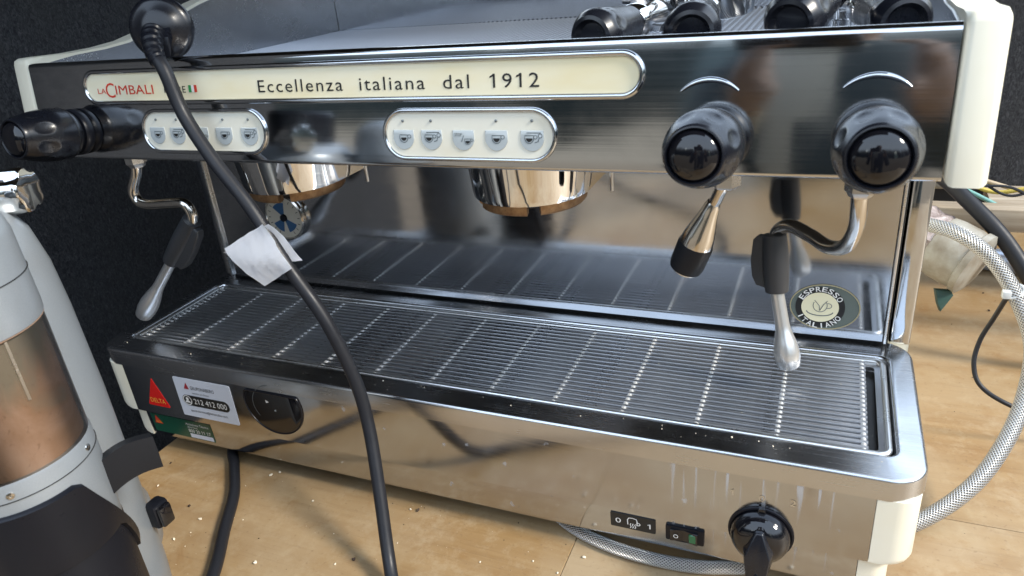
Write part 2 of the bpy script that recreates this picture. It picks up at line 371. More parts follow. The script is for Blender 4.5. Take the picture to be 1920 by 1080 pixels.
def loft(rings, close_first=False, close_last=False):
    bm = bmesh.new(); vr = [[bm.verts.new(p) for p in r] for r in rings]; n = len(rings[0])
    for A, B in zip(vr, vr[1:]):
        for j in range(n): bm.faces.new((A[j], A[(j + 1) % n], B[(j + 1) % n], B[j]))
    if close_first: bm.faces.new(vr[0][::-1])
    if close_last: bm.faces.new(vr[-1])
    return bm
def rrect(x0, x1, y0, y1, z, r, n=6):
    return [V((x, y, z)) for x, y in stadium((x0 + x1) / 2, (y0 + y1) / 2, x1 - x0, y1 - y0, n, r)]
def text(F, s, u, v, h, width=None, material='black_print', parent=None, lift=0.0004, align='LEFT', bold=0.0, name='lettering', space=1.0):
    """flat lettering: baseline start (u, v), capital height h, stretched to a width"""
    def glyphs(body):
        cu = bpy.data.curves.new('t', 'FONT'); cu.body = body; cu.size = 1.0; cu.offset = bold; cu.space_character = space; cu.resolution_u = 3
        to = bpy.data.objects.new('t', cu); sc.collection.objects.link(to); bpy.context.view_layer.update()
        me_ = bpy.data.meshes.new_from_object(to.evaluated_get(bpy.context.evaluated_depsgraph_get()))
        bpy.data.objects.remove(to); bpy.data.curves.remove(cu); return me_
    me = glyphs(s)
    if '1' in s:                                   # give the plain 1 of the built-in face its flag
        bm_ = bmesh.new(); bm_.from_mesh(me); top = max(q.co.y for q in glyphs('1').vertices)
        for i_, ch in enumerate(s):
            if ch == '1':
                xr = max(q.co.x for q in glyphs(s[:i_ + 1]).vertices)
                bm_.faces.new([bm_.verts.new((xr - a_, top - b_, 0)) for a_, b_ in ((0.05, 0.0), (0.05, 0.10), (0.24, 0.20), (0.24, 0.12))])
        bm_.to_mesh(me); bm_.free()
    xs = [q.co.x for q in me.vertices]; x0, x1 = min(xs), max(xs)
    sy = h / 0.73; sx = width / (x1 - x0) if width else sy
    if align == 'CENTER': u = u - (x1 - x0) * sx / 2
    for q in me.vertices: q.co = F.p(u + (q.co.x - x0) * sx, v + q.co.y * sy, lift)
    return obj(name, me, material, parent, smooth=False)
def strip(F, pts, wd, h=0.0004, closed=False, bm=None):
    """flat printed line"""
    bm = bm or bmesh.new(); m = len(pts); Lf = []; Rt = []
    for i in range(m):
        a = pts[(i - 1) % m] if closed or i > 0 else pts[i]; b = pts[(i + 1) % m] if closed or i < m - 1 else pts[i]
        d = V((b[0] - a[0], b[1] - a[1])).normalized(); nx, ny = -d.y * wd / 2, d.x * wd / 2
        Lf.append(bm.verts.new(F.p(pts[i][0] + nx, pts[i][1] + ny, h))); Rt.append(bm.verts.new(F.p(pts[i][0] - nx, pts[i][1] - ny, h)))
    for i in range(m if closed else m - 1):
        j = (i + 1) % m; bm.faces.new((Lf[i], Lf[j], Rt[j], Rt[i]))
    return bm
def poly(F, pts, h, bm=None):
    bm = bm or bmesh.new(); bm.faces.new([bm.verts.new(F.p(u, v, h)) for u, v in pts]); return bm

# ================================================================== the setting
def struct(o): o['kind'] = 'structure'; return o
tb = struct(obj('table', box(-0.352, 1.05, -0.80, 0.93, -0.034, -0.0182), 'dark_gap', smooth=False))
for x0, x1, y0, y1 in ((-0.352, 1.05, 0.1107, 0.93), (-0.352, 0.1356, -0.80, 0.1100), (0.1361, 1.05, -0.80, 0.1100)): obj('board', box(x0, x1, y0, y1, -0.018, 0.0, 0.0004, 1), 'plywood', tb, smooth=False)
struct(obj('wall_left', box(-0.68, -0.625, -0.62, 0.93, -0.4, 1.25), 'felt_carpet', smooth=False))
struct(obj('wall_back', box(-0.62, 1.3, 0.935, 0.98, 0.035, 0.62), 'felt_carpet', smooth=False))
struct(obj('van_floor', box(-0.62, 1.05, -0.80, 0.93, -0.42, -0.38), 'felt_carpet', smooth=False))
struct(obj('ceiling', box(-0.68, 0.50, -0.26, 0.98, 0.98, 1.02), 'felt_carpet', smooth=False))  # unseen van ceiling, added to shade from above, cut short for the sun
struct(obj('wall_foot', box(-0.62, 1.05, 0.94, 0.985, -0.3, 0.034), 'dark_gap', smooth=False))

# ================================================================== espresso machine
ZPT, ZPB, YPB = 0.4199, 0.3352, -0.0113
ZT, ZTL, YTF, TW = 0.1304, 0.1105, -0.0189, 0.3924
YB, ZS, ZB, BW = -0.0216 + 0.003, 0.0548, 0.02, 0.3618
YS = 0.1692
M = empty('espresso_machine', (0, 0.2, 0.0), 'two group stainless steel espresso machine with cream side panels standing on plywood table', 'espresso machine')
up = V((0, -YPB, ZPT - ZPB)).normalized(); nrm = V((0, -up.z, up.y))
FP = Frame((0, YPB, ZPB), (1, 0, 0), up, nrm)          # front panel frame: u along width, v up the face
HP = (ZPT - ZPB) / up.z
FA = Frame((0, YB, 0), (1, 0, 0), (0, 0, 1), (0, -1, 0))   # apron frame

# --- front panel: folded sheet with rounded upper lip and lower edge
def yz(v, h): q = FP.p(0, v, h); return (q.y, q.z)
prof = []
r = 0.0048
for a in range(0, 91, 15): prof.append(yz(r - r * math.cos(R(a)) * 1.0 if False else r * (1 - math.sin(R(90 - a))) , -r + r * math.sin(R(a)) ) if False else yz(0.003 - 0.003 * math.sin(R(90 - a)), -0.003 + 0.003 * math.sin(R(a))))
for i in range(1, 12): prof.append(yz(0.003 + (HP - 0.003 - r) * i / 12, 0.0))
for a in range(0, 111, 10): prof.append(yz(HP - r + r * math.sin(R(a)), -r + r * math.cos(R(a))))
prof += [(0.016, ZPT - 0.0035), (0.019, ZPT - 0.008), (0.019, 0.386), (0.0165, 0.386), (0.0165, ZPT - 0.010), (0.004, ZPT - 0.012), yz(0.012, -0.0045), yz(0.0, -0.0045)]
panel = obj('front_panel', prism_x(prof, -0.3698, 0.3698), 'panel_steel', M, angle=50)
# hood arcs stamped above the taps
KN = ((-0.3200, 0.0245), (0.2426, 0.0206), (0.3340, 0.0212))
for u, v in KN[1:]:
    cc = [FP.p(u - 0.002 + 0.0255 * math.cos(R(a)), v + 0.012 + 0.0255 * math.sin(R(a)), 0.0002) for a in range(48, 135, 4)]
    n_ = len(cc); obj('stamped_hood', tube(cc, [0.0006 + 0.0013 * math.sin(math.pi * min(1, (i + .6) / n_)) for i in range(n_)], 10), 'panel_steel', panel)
# underside and inner housing
obj('housing_underside', box(-0.3690, 0.3690, -0.0050, 0.1660, 0.3420, 0.3560, 0.002), 'dark_underside', M)
# --- name plate
def bezel(cx, cy, wd, ht, rad, parent, lift=0.0006):
    pts = [FP.p(u, v, lift) for u, v in stadium(cx, cy, wd, ht, 12)]
    return obj('bezel', tube(pts, rad, 10, closed=True), 'panel_steel', parent)
def at_panel(u, v): return FP.p(u, v)
pl = obj('name_plate', plate(FP, stadium(-0.050, 0.0625, 0.4945, 0.0222), -0.0006, 0.0006), 'cream_plate', M)
lab(pl, 'long cream name plate with rounded ends')
bezel(-0.050, 0.0625, 0.4985, 0.0262, 0.0021, pl)
text(FP, 'Eccellenza  italiana  dal  1912', -0.1055, 0.0560, 0.0098, 0.236, 'black_print', pl, 0.0009, space=1.18)
text(FP, 'LA', -0.2845, 0.0574, 0.0046, 0.0100, 'red_print', pl, 0.0009)
text(FP, 'C', -0.2745, 0.0540, 0.0130, 0.0108, 'red_print', pl, 0.0009)
text(FP, 'IMBALI', -0.2625, 0.0565, 0.0080, 0.0445, 'red_print', pl, 0.0009, bold=0.0)
text(FP, 'M', -0.2055, 0.0570, 0.0056, 0.0062, 'black_print', pl, 0.0009, bold=0.0)
text(FP, 'RE', -0.1905, 0.0570, 0.0056, 0.0090, 'black_print', pl, 0.0009, bold=0.0)
for i, c in enumerate(('green_print', 'white_print', 'red_print')):
    u0 = -0.1782 + i * 0.0030
    obj('flag_stripe', poly(FP, [(u0, 0.0572), (u0 + 0.0030, 0.0572), (u0 + 0.0030, 0.0628), (u0, 0.0628)], 0.0009), c, pl, smooth=False)
# --- keypads
def cup_icon(bm, u, v, s):
    poly(FP, [(u - s, v)] + [(u + s * math.cos(R(a)), v - 1.05 * s * -math.sin(R(a))) for a in range(180, 361, 20)][1:], 0.0013, bm)
    return bm
def cup_outline(bm, u, v, s):
    pts = [(u - 1.35 * s, v + .75 * s)] + [(u + 1.35 * s * math.cos(R(a)), v + 1.45 * s * math.sin(R(a))) for a in range(180, 361, 20)] + [(u + 1.35 * s, v + .75 * s)]
    strip(FP, pts, s * 0.24, 0.0012, True, bm)
    strip(FP, circle(u + 1.85 * s, v + .30 * s, .55 * s, .5 * s, 14), s * 0.22, 0.0012, True, bm); return bm
def keypad(cx, cy, desc):
    kp = obj('keypad', plate(FP, stadium(cx, cy, 0.1310, 0.0318), -0.0006, 0.0004), 'keypad_plate', M); lab(kp, desc)
    bezel(cx, cy, 0.1335, 0.0342, 0.0017, kp)
    for i in range(5):
        u = cx + (-0.0508, -0.0276, -0.0020, 0.0236, 0.0502)[i]; v = cy - 0.0012
        pts = [(u - 0.0084, v + 0.0046), (u - 0.0084, v + 0.0010)] + circle(u, v, 0.0088, 0.0094, 20, 187, 353) + [(u + 0.0084, v + 0.0010), (u + 0.0084, v + 0.0046)]
        b = obj('button', plate(FP, pts, 0.0002, 0.0010, 0.0005), 'button_plastic', kp)
        if i != 2: obj('indicator_light', lathe([(0.0010, 0.0), (0.0010, 0.0007), (0.0006, 0.0011), (0, 0.0012)], Frame(FP.p(u, cy + 0.0098, 0.0003), FP.ux, FP.uy, FP.n), 12), 'icon_grey', kp)
        bm = bmesh.new(); bo = bmesh.new()
        if i in (0, 3): cup_icon(bm, u + 0.0002, v - 0.0008, 0.0025 if i else 0.0023); cup_outline(bo, u + 0.0002, v - 0.0008, 0.0025)
        elif i in (1, 4):
            cup_icon(bm, u - 0.0020, v - 0.0006, 0.0024); cup_outline(bo, u - 0.0020, v - 0.0006, 0.0024)
            strip(FP, circle(u + 0.0060, v + 0.0010, .0014, n=12), 0.0006, 0.0012, True, bo); strip(FP, [(u - .004, v + .0030), (u + .0065, v + .0030)], 0.0006, 0.0012, False, bo)
            strip(FP, [(u + .002, v - .0035), (u + .0045, v - .0028), (u + .0052, v - .0004)], 0.0006, 0.0012, False, bo)
        else:
            cup_icon(bm, u + 0.0034, v - 0.0028, 0.0018); cup_outline(bo, u + 0.0034, v - 0.0028, 0.0018)
            strip(FP, [(u - .0014, v - .0036), (u + .0004, v + .0010)], 0.0005, 0.0012, False, bo)
            text(FP, 'STOP', u - 0.0066, v + 0.0004, 0.0023, 0.0056, 'icon_grey', kp, 0.0013)
        obj('cup_symbol', bm, 'black_print', kp, smooth=False); obj('cup_outline', bo, 'icon_grey', kp, smooth=False)
keypad(-0.1710, 0.0254, 'keypad behind the hanging cord'); keypad(0.0742, 0.0242, 'keypad in the middle of the front panel')
# --- tap knobs
def knob(u, v, desc):
    F = Frame(FP.p(u, v), FP.ux, FP.uy, FP.n)
    kp = obj('tap_knob', lathe([(0.0150, 0.0085), (0.0190, 0.0100), (0.0212, 0.0140)] +
        [(0.0222 + 0.0010 * math.sin(math.pi * t) - 0.0047 * max(0, t - 0.20) ** 1.5 / 0.72, 0.016 + 0.042 * t) for t in [i / 26 for i in range(27)]] +
        [(0.0170, 0.0602), (0.0163, 0.0612), (0.0154, 0.0614), (0.0147, 0.0606), (0.0144, 0.0580)], F, 96, mod=dimple), 'knob_black', M)
    lab(kp, desc)
    obj('seam_ring', tube([F.p(0.02235 * math.cos(R(a)), 0.02235 * math.sin(R(a)), 0.0172) for a in range(0, 360, 8)], 0.0003, 6, closed=True), 'dark_gap', kp)
    obj('collar', lathe([(0.0195, 0.0), (0.0205, 0.0015), (0.0205, 0.0065), (0.0195, 0.0080), (0.0160, 0.0086)], F, 48), 'black_plastic', kp)
    obj('end_cap', lathe([(0.0143, 0.0580), (0.0142, 0.0600), (0.0124, 0.0624), (0.0090, 0.0640), (0.0045, 0.0649), (0, 0.0652)], F, 48), 'cap_black', kp)
def dimple(a, h, r):
    d = 0
    for i in range(8):
        c = 2 * math.pi * (i + 0.5) / 8; da = (a - c + math.pi) % (2 * math.pi) - math.pi
        q = (da * r / 0.0052) ** 2 + ((h - 0.044) / 0.0080) ** 2
        if q < 1: d -= 0.0015 * (1 - q) ** 0.6
    return d
for (u, v), ds in zip(KN, ('black tap knob at the far end beside the dark wall', 'black tap knob above the water spout', 'black tap knob nearest the cream cheek')): knob(u, v, ds)
# --- side cheeks and side panels
cheek = [(-0.0124, 0.3325), (0.0003, 0.4185), (0.0020, 0.4222), (0.0055, 0.4238), (0.020, 0.4234), (0.050, 0.4222), (0.085, 0.4226), (0.115, 0.4250), (0.146, 0.4310), (0.185, 0.4420), (0.223, 0.4525), (0.260, 0.4600), (0.33, 0.4690), (0.46, 0.4730),
         (0.492, 0.468), (0.498, 0.455), (0.498, 0.020), (0.190, 0.020), (0.190, 0.3325)]
for s in (-1, 1):
    a, b = (0.3712, 0.3925); 
    c = obj('side_panel', prism_x(cheek, s * a if s > 0 else -b, b if s > 0 else -a, 0.0045, 3), 'cream_plastic', M, angle=45)
    lab(c, 'cream side panel by the dark wall' if s < 0 else 'sunlit cream side panel')
    x0, x1 = sorted((s * 0.3742, s * 0.3915))
    obj('column', box(x0, x1, 0.1755, 0.1895, 0.1285, 0.3345, 0.003, 3), 'panel_steel', M)
    x0, x1 = sorted((s * 0.3690, s * 0.3716)); obj('splash_trim', box(x0, x1, 0.1655, 0.1745, 0.1330, 0.3400, 0.0006, 1), 'bright_steel', M)
# --- splash back
splash = obj('splash_back', box(-0.3686, 0.3686, YS, YS + 0.002, 0.1335, 0.3415), 'splash_steel', M)
obj('splash_gap', box(-0.3735, 0.3735, YS + 0.0045, YS + 0.0055, 0.1300, 0.3415), 'dark_gap', M, smooth=False)
obj('back_panel', box(-0.3705, 0.3705, 0.490, 0.494, 0.03, 0.45), 'tray_steel', M)
# badge on the splash
FS = Frame((0, YS, 0), (1, 0, 0), (0, 0, 1), (0, -1, 0))
bd = obj('badge', plate(FS, circle(0.3195, 0.1625, 0.0290, 0.0222, 48), 0.0001, 0.0006), 'badge_grey', M, smooth=False); lab(bd, 'oval espresso badge')
obj('rim', strip(FS, circle(0.3195, 0.1625, 0.0286, 0.0218, 48), 0.0010, 0.0008, True), 'badge_gold', bd, smooth=False)
obj('ring', poly(FS, circle(0.3158, 0.1622, 0.0205, 0.0200, 40), 0.0008), 'black_print', bd, smooth=False)
obj('disc', poly(FS, circle(0.3158, 0.1622, 0.0155, 0.0145, 40), 0.0010), 'badge_cream', bd, smooth=False)
def arc_text(s, cx, cy, r, a0, a1, h, flip=False):
    for i, ch in enumerate(s):
        a = R(a0 + (a1 - a0) * (i + .5) / len(s)); d = V((math.cos(a), math.sin(a)))
        uy = d if not flip else -d; ux = V((uy.y, -uy.x))
        F = Frame(FS.p(cx + d.x * r, cy + d.y * r), (ux.x, 0, ux.y), (uy.x, 0, uy.y), (0, -1, 0))
        text(F, ch, 0, -h / 2, h, h * (0.86 if ch != 'I' else 0.22), 'white_print', bd, 0.0011, 'CENTER', 0.012, 'letter')
arc_text('ESPRESSO', 0.3158, 0.1622, 0.0180, 158, 22, 0.0050); arc_text('ITALIANO', 0.3158, 0.1622, 0.0180, 204, 336, 0.0050, True)
bm = bmesh.new(); strip(FS, circle(0.3158, 0.1640, 0.0058, 0.0062, 18, 150, 400), 0.0006, 0.0012, False, bm)
strip(FS, [(0.3108, 0.1690), (0.3150, 0.1640), (0.3158, 0.1590)], 0.0006, 0.0012, False, bm); strip(FS, [(0.3158, 0.159), (0.3185, 0.1650), (0.3215, 0.1690)], 0.0006, 0.0012, False, bm)
strip(FS, circle(0.3225, 0.1642, 0.0028, 0.0024, 10, -110, 110), 0.0006, 0.0012, False, bm); strip(FS, circle(0.3158, 0.1585, 0.0110, 0.0045, 16, 185, 355), 0.0009, 0.0012, False, bm)
obj('cup_symbol', bm, 'icon_grey', bd, smooth=False)
# pressure gauge on the splash behind the first group
FG = Frame((-0.2620, YS, 0.2180), (1, 0, 0), (0, 0, 1), (0, -1, 0))
g = obj('pressure_gauge', lathe([(0.0270, 0.0), (0.0278, 0.003), (0.0275, 0.0065), (0.0255, 0.0078), (0.0248, 0.0062), (0, 0.0060)], FG, 48), 'worn_chrome', M)
obj('dial', poly(FG, circle(0, 0, 0.0246, n=40), 0.0064), 'gauge_face', g, smooth=False)
for a0, a1 in ((205, 258), (282, 335), (80, 140)): obj('dial_sector', poly(FG, [(0, 0)] + circle(0, 0, 0.0180, n=10, a0=a0, a1=a1), 0.0066), 'gauge_blue', g, smooth=False)
for i in range(16):
    a = R(20 * i - 60); obj('tick', strip(FG, [(0.0190 * math.cos(a), 0.0190 * math.sin(a)), (0.0225 * math.cos(a), 0.0225 * math.sin(a))], 0.0008, 0.0066), 'black_print', g, smooth=False)
obj('hub', lathe([(0.0045, 0.0066), (0.0042, 0.009), (0, 0.0095)], FG, 16), 'black_plastic', g)
# --- brew groups
def group(cx, desc):
    G = obj('brew_group', loft([[V((cx + k_ * x, 0.080 + k_ * y if y < 0.02 else 0.080 + y, z)) for x, y in gp] for z, k_ in ((0.3440, 1.12), (0.3300, 1.08), (0.3120, 1.03), (0.2965, 1.0), (0.2925, 0.985), (0.2915, 0.95))], True, True), 'chrome', M)
    lab(G, desc)
    for a0, a1 in ((-40, 20), (34, 150), (162, 300)):
        bm = bmesh.new(); n = 24; A = []
        for i in range(n + 1):
            a = R(a0 - 95 + (a1 - a0) * i / n); d = V((math.cos(a), math.sin(a), 0)); c0 = V((cx, 0.080, 0))
            A.append([bm.verts.new(c0 + d * rr + V((0, 0, z))) for rr, z in ((0.0455, 0.2920), (0.0455, 0.2850), (0.0440, 0.2832), (0.0350, 0.2832), (0.0350, 0.2920))])
        for P_, Q_ in zip(A, A[1:]):
            for j in range(5): bm.faces.new((P_[j], P_[(j + 1) % 5], Q_[(j + 1) % 5], Q_[j]))
        bm.faces.new(A[0]); bm.faces.new(A[-1][::-1])
        obj('locking_ring', bm, 'bronze', G)
    obj('shower_seat', lathe([(0.0345, 0.2920), (0.0345, 0.2860), (0, 0.2850)], Frame((cx, 0.080, 0), (1, 0, 0), (0, 1, 0), (0, 0, 1)), 32), 'dark_underside', G)
    obj('locating_pin', tube([(cx + 0.060, 0.110, 0.342), (cx + 0.060, 0.110, 0.2830)], [0.0022, 0.0016], 10), 'bright_steel', G)
gp = [(0.050 * math.cos(R(a)), 0.050 * math.sin(R(a))) for a in range(180, 361, 9)] + [(0.050, 0.0860), (0.0, 0.0865), (-0.050, 0.0860)]
group(-0.160, 'chrome brew group behind the hanging cord'); group(0.085, 'chrome brew group below the middle keypad')
# --- cup tray on top
obj('cup_tray_floor', box(-0.3690, 0.3690, 0.0192, 0.4820, 0.3840, 0.3880), 'tray_steel', M)
bm = bmesh.new()
for i in range(112):
    x = -0.362 + i * 0.0065
    vs = [[bm.verts.new((x + dx, y, 0.3880 + dz)) for dx, dz in ((-0.0022, 0), (-0.0012, 0.0022), (0.0012, 0.0022), (0.0022, 0))] for y in [0.026 + j * 0.0565 for j in range(9)]]
    for A, B in zip(vs, vs[1:]):
        for j in range(3): bm.faces.new((A[j], A[j + 1], B[j + 1], B[j]))
o = obj('ribbed_mat', bm, 'mat_rubber', M); o['kind'] = 'stuff'
inner = [(0.0215, 0.3882), (0.4825, 0.3882), (0.4825, 0.4700), (0.33, 0.4660), (0.260, 0.4572), (0.223, 0.4498), (0.185, 0.4394), (0.146, 0.4286), (0.115, 0.4226), (0.085, 0.4204), (0.050, 0.4200), (0.0215, 0.4175)]
for s in (-1, 1):
    x0, x1 = sorted((s * 0.3690, s * 0.3708)); obj('cup_tray_wall', prism_x(inner, x0, x1), 'tray_steel', M)
obj('cup_tray_wall', box(-0.3688, 0.3688, 0.4826, 0.4850, 0.3882, 0.4690, 0.0005, 1), 'splash_steel', M)
# --- drip tray
def ring(dx, z, r): return rrect(-TW + dx, TW - dx, YTF + dx, 0.1745 - dx * 0.0, z, max(r, 0.0008), 8)
GX0, GX1, GY0, GY1 = -0.3732, 0.3732, 0.0079, 0.1479
def gring(d, z, r): return rrect(GX0 + d, GX1 - d, GY0 + d, GY1 - d, z, r, 8)
rings = [ring(0.002, ZTL, 0.022), ring(0.0, ZTL + 0.0015, 0.024)] + [ring(0, 0.1272, 0.024)]
for a in range(15, 91, 15): rings.append(ring(0.0030 * (1 - math.cos(R(a))), 0.1272 + 0.0030 * math.sin(R(a)), 0.024 - 0.0030 * (1 - math.cos(R(a)))))
rings += [gring(-0.0045, 0.1298, 0.012), gring(-0.0022, 0.1304, 0.0105), gring(-0.0010, 0.1300, 0.0095), gring(0.0, 0.1282, 0.009), gring(0.0012, 0.1190, 0.008), gring(0.004, 0.1165, 0.006)]
tray = obj('drip_tray', loft(rings, True, True), 'tray_steel', M, angle=50)
mat('gap_shade', (0.012, 0.011, 0.010), 0.35)
obj('gap_shade_plate', box(GX0 + 0.007, GX1 - 0.007, GY0 + 0.007, GY1 - 0.007, 0.1170, 0.1186, 0.0005, 1), 'gap_shade', tray)  # dark plate added under the slats, painting the shade of the gaps
grill = obj('grill_frame', tube([V(p) for p in gring(0.0042, 0.1270, 0.007)], 0.0024, 10, closed=True), 'bright_steel', M); lab(grill, 'ribbed drip grill')
obj('grill_flange', loft([gring(0.0055, 0.1262, 0.006), gring(0.0105, 0.1250, 0.004), gring(0.0105, 0.1235, 0.004), gring(0.0055, 0.1235, 0.006)], False, False), 'slat_steel', grill)
NS = 20; sy0, sy1 = GY0 + 0.0095, GY1 - 0.0090; SX0, SX1 = -0.3640, 0.3555
ps = [(-0.0017, -0.0022), (-0.0019, 0.0006), (-0.0014, 0.0020), (0.0, 0.0027), (0.0014, 0.0020), (0.0019, 0.0006), (0.0017, -0.0022)]
s0 = None
for i in range(NS):
    y = sy0 + (sy1 - sy0) * i / (NS - 1)
    if s0 is None: s0 = obj('slat', prism_x([(y + a, 0.1262 + b) for a, b in ps], SX0, SX1), 'slat_steel', grill); zc = WORLD[s0.name]
    else: share(s0, 'slat', (zc.x, zc.y + y - sy0, zc.z), grill)
c0 = None
for i in range(13):
    x = SX0 + 0.003 + (SX1 - SX0 - 0.006) * i / 12
    if c0 is None: c0 = obj('cross_bar', tube([(x, GY0 + 0.006, 0.1262), (x, GY1 - 0.006, 0.1262)], 0.0021, 10), 'rod_steel', grill); zc = WORLD[c0.name]
    else: share(c0, 'cross_bar', (zc.x + x - SX0 - 0.003, zc.y, zc.z), grill)
# --- lower body
apron = obj('apron', box(-BW, BW, YB, YB + 0.004, ZS, ZTL + 0.004, 0.0), 'apron_steel', M)
skp = [(YB + 0.0040, ZS + 0.001), (YB + 0.0042, ZS - 0.004), (YB + 0.0050, ZB + 0.004), (YB + 0.0068, ZB), (YB + 0.012, ZB), (YB + 0.012, ZS + 0.001)]
skirt = obj('skirt', prism_x(skp, -0.3560, 0.3560), 'apron_steel', M, angle=30)
obj('base_box', box(-0.3550, 0.3550, 0.006, 0.480, 0.0215, 0.115), 'dark_underside', M)
for s in (-1, 1):
    def corner(xo, r, z0, z1, yb, bot):
        pts = []
        for zz, dd in ((z0, bot), (z0 + bot * .3, bot * .3), (z0 + bot, 0), (z1, 0)):
            q = []
            for a in range(0, 91, 10): q.append(V((s * (xo - dd - r + r * math.sin(R(a))), yb + r - r * math.cos(R(a)) , zz)))
            x_in = 0.3622 if xo > 0.38 else 0.3565
            q = [V((s * x_in, yb, zz))] + q + [V((s * (xo - dd), 0.188, zz)), V((s * x_in, 0.188, zz))]
            pts.append(q)
        return loft(pts, True, True)
    obj('base_corner', corner(0.3905, 0.016, ZS, ZTL + 0.002, YB, 0.006), 'cream_plastic', M); obj('base_corner', corner(0.3770, 0.012, ZB, ZS - 0.0005, YB + 0.0045, 0.006), 'cream_plastic', M)
for x in (-0.30, 0.30):
    for y in (0.06, 0.42):
        obj('foot', lathe([(0.020, 0.0), (0.021, 0.002), (0.018, 0.0225)], Frame((x, y, 0), (1, 0, 0), (0, 1, 0), (0, 0, 1)), 24), 'black_plastic', M)
# stickers
t1 = obj('sticker', plate(FA, [(-0.3243, 0.1010), (-0.3400, 0.0672), (-0.3385, 0.0660), (-0.3105, 0.0660), (-0.3095, 0.0672)], 0.0001, 0.0004), 'red_sticker', M, smooth=False); lab(t1, 'red triangular sticker')
text(FA, 'DELTA', -0.3352, 0.0705, 0.0058, 0.0215, 'yellow_print', t1, 0.0006, bold=0.0)
t2 = obj('sticker', plate(FA, stadium(-0.2533, 0.0852, 0.0756, 0.0470, 3, 0.0015), 0.0001, 0.0004), 'white_sticker', M, smooth=False); lab(t2, 'white service sticker with a phone number')
obj('triangle_logo', poly(FA, [(-0.2745, 0.1040), (-0.2790, 0.0960), (-0.2720, 0.0960)], 0.0006), 'dark_red_print', t2, smooth=False)
text(FA, 'GRUPONABEIRO', -0.2700, 0.0962, 0.0042, 0.0320, 'black_print', t2, 0.0006)
text(FA, 'service ao cliente', -0.2690, 0.0910, 0.0022, 0.0220, 'black_print', t2, 0.0006)
obj('number_bar', poly(FA, stadium(-0.2540, 0.0820, 0.0630, 0.0130, 8), 0.0006), 'black_print', t2, smooth=False)
text(FA, '212 412 000', -0.2700, 0.0788, 0.0068, 0.0440, 'white_print', t2, 0.0008, bold=0.0)
bm = bmesh.new(); strip(FA, circle(-0.2788, 0.0820, 0.0055, n=20), 0.0010, 0.0008, True, bm); poly(FA, circle(-0.2788, 0.0836, 0.0020, n=12), 0.0008, bm); poly(FA, circle(-0.2788, 0.0790, 0.0036, 0.0028, 12, 0, 180), 0.0008, bm)
obj('person_symbol', bm, 'white_print', t2, smooth=False)
text(FA, 'apoio.tecnico@deltacafes.com', -0.2790, 0.0682, 0.0030, 0.0500, 'black_print', t2, 0.0006)
FK = Frame((0, YB + 0.0050, 0), (1, 0, 0), (0, 0, 1), (0, -1, 0.02))
FK = Frame((0, YB + 0.0052, ZB + 0.004), (1, 0, 0), (0, -0.001, 0.026), (0, -0.026, -0.001))
def fk(z): return z - ZB - 0.004
t3 = obj('sticker', plate(FK, [(-0.3505, fk(0.0500)), (-0.3505, fk(0.0265)), (-0.2645, fk(0.0265)), (-0.2645, fk(0.0500))], 0.0002, 0.0005), 'green_sticker', M, smooth=False); lab(t3, 'green technical support sticker')
obj('triangle_logo', poly(FK, [(-0.3430, fk(0.0490)), (-0.3465, fk(0.0380)), (-0.3350, fk(0.0380))], 0.0007), 'red_print', t3, smooth=False)
text(FK, 'DELTA', -0.3445, fk(0.0392), 0.0028, 0.0082, 'yellow_print', t3, 0.0009)
text(FK, 'Assistência Técnica', -0.3000, fk(0.0440), 0.0030, 0.0320, 'white_print', t3, 0.0007)
text(FK, 'Linha Verde', -0.2985, fk(0.0405), 0.0022, 0.0140, 'white_print', t3, 0.0007)
text(FK, '800 20 11 17', -0.2985, fk(0.0345), 0.0046, 0.0310, 'white_print', t3, 0.0007, bold=0.0)
obj('white_strip', poly(FK, [(-0.2980, fk(0.0275)), (-0.2655, fk(0.0275)), (-0.2655, fk(0.0330)), (-0.2980, fk(0.0330))], 0.0007), 'white_sticker', t3, smooth=False)
# grinder's reflection built as a dark disc, top tucked under the tray lip
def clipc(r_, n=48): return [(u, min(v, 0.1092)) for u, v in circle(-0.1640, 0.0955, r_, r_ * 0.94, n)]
refl = obj('reflected_disc', plate(FA, clipc(0.0355), 0.0001, 0.0009, 0.0003), 'cap_black', M); lab(refl, 'round black disc on the apron, built as a reflection of the grinder')
obj('reflected_disc_rim', tube([FA.p(u, v, 0.0008) for u, v in clipc(0.0345)], 0.0009, 8, closed=True), 'black_plastic', refl)
obj('reflected_ring', strip(FA, circle(-0.1615, 0.0945, 0.0262, 0.0235, 30, 100, 215), 0.0006, 0.0011), 'icon_grey', refl, smooth=False)
obj('reflected_triangle', poly(FA, [(-0.1712, 0.1012), (-0.1672, 0.0990), (-0.1712, 0.0976)], 0.0011), 'white_print', refl, smooth=False)
obj('hub', lathe([(0.0012, 0.0009), (0.0008, 0.0016), (0, 0.0018)], Frame(FA.p(-0.1620, 0.0900), FA.ux, FA.uy, FA.n), 12), 'icon_grey', refl)  # grey dot inside the built-in reflection
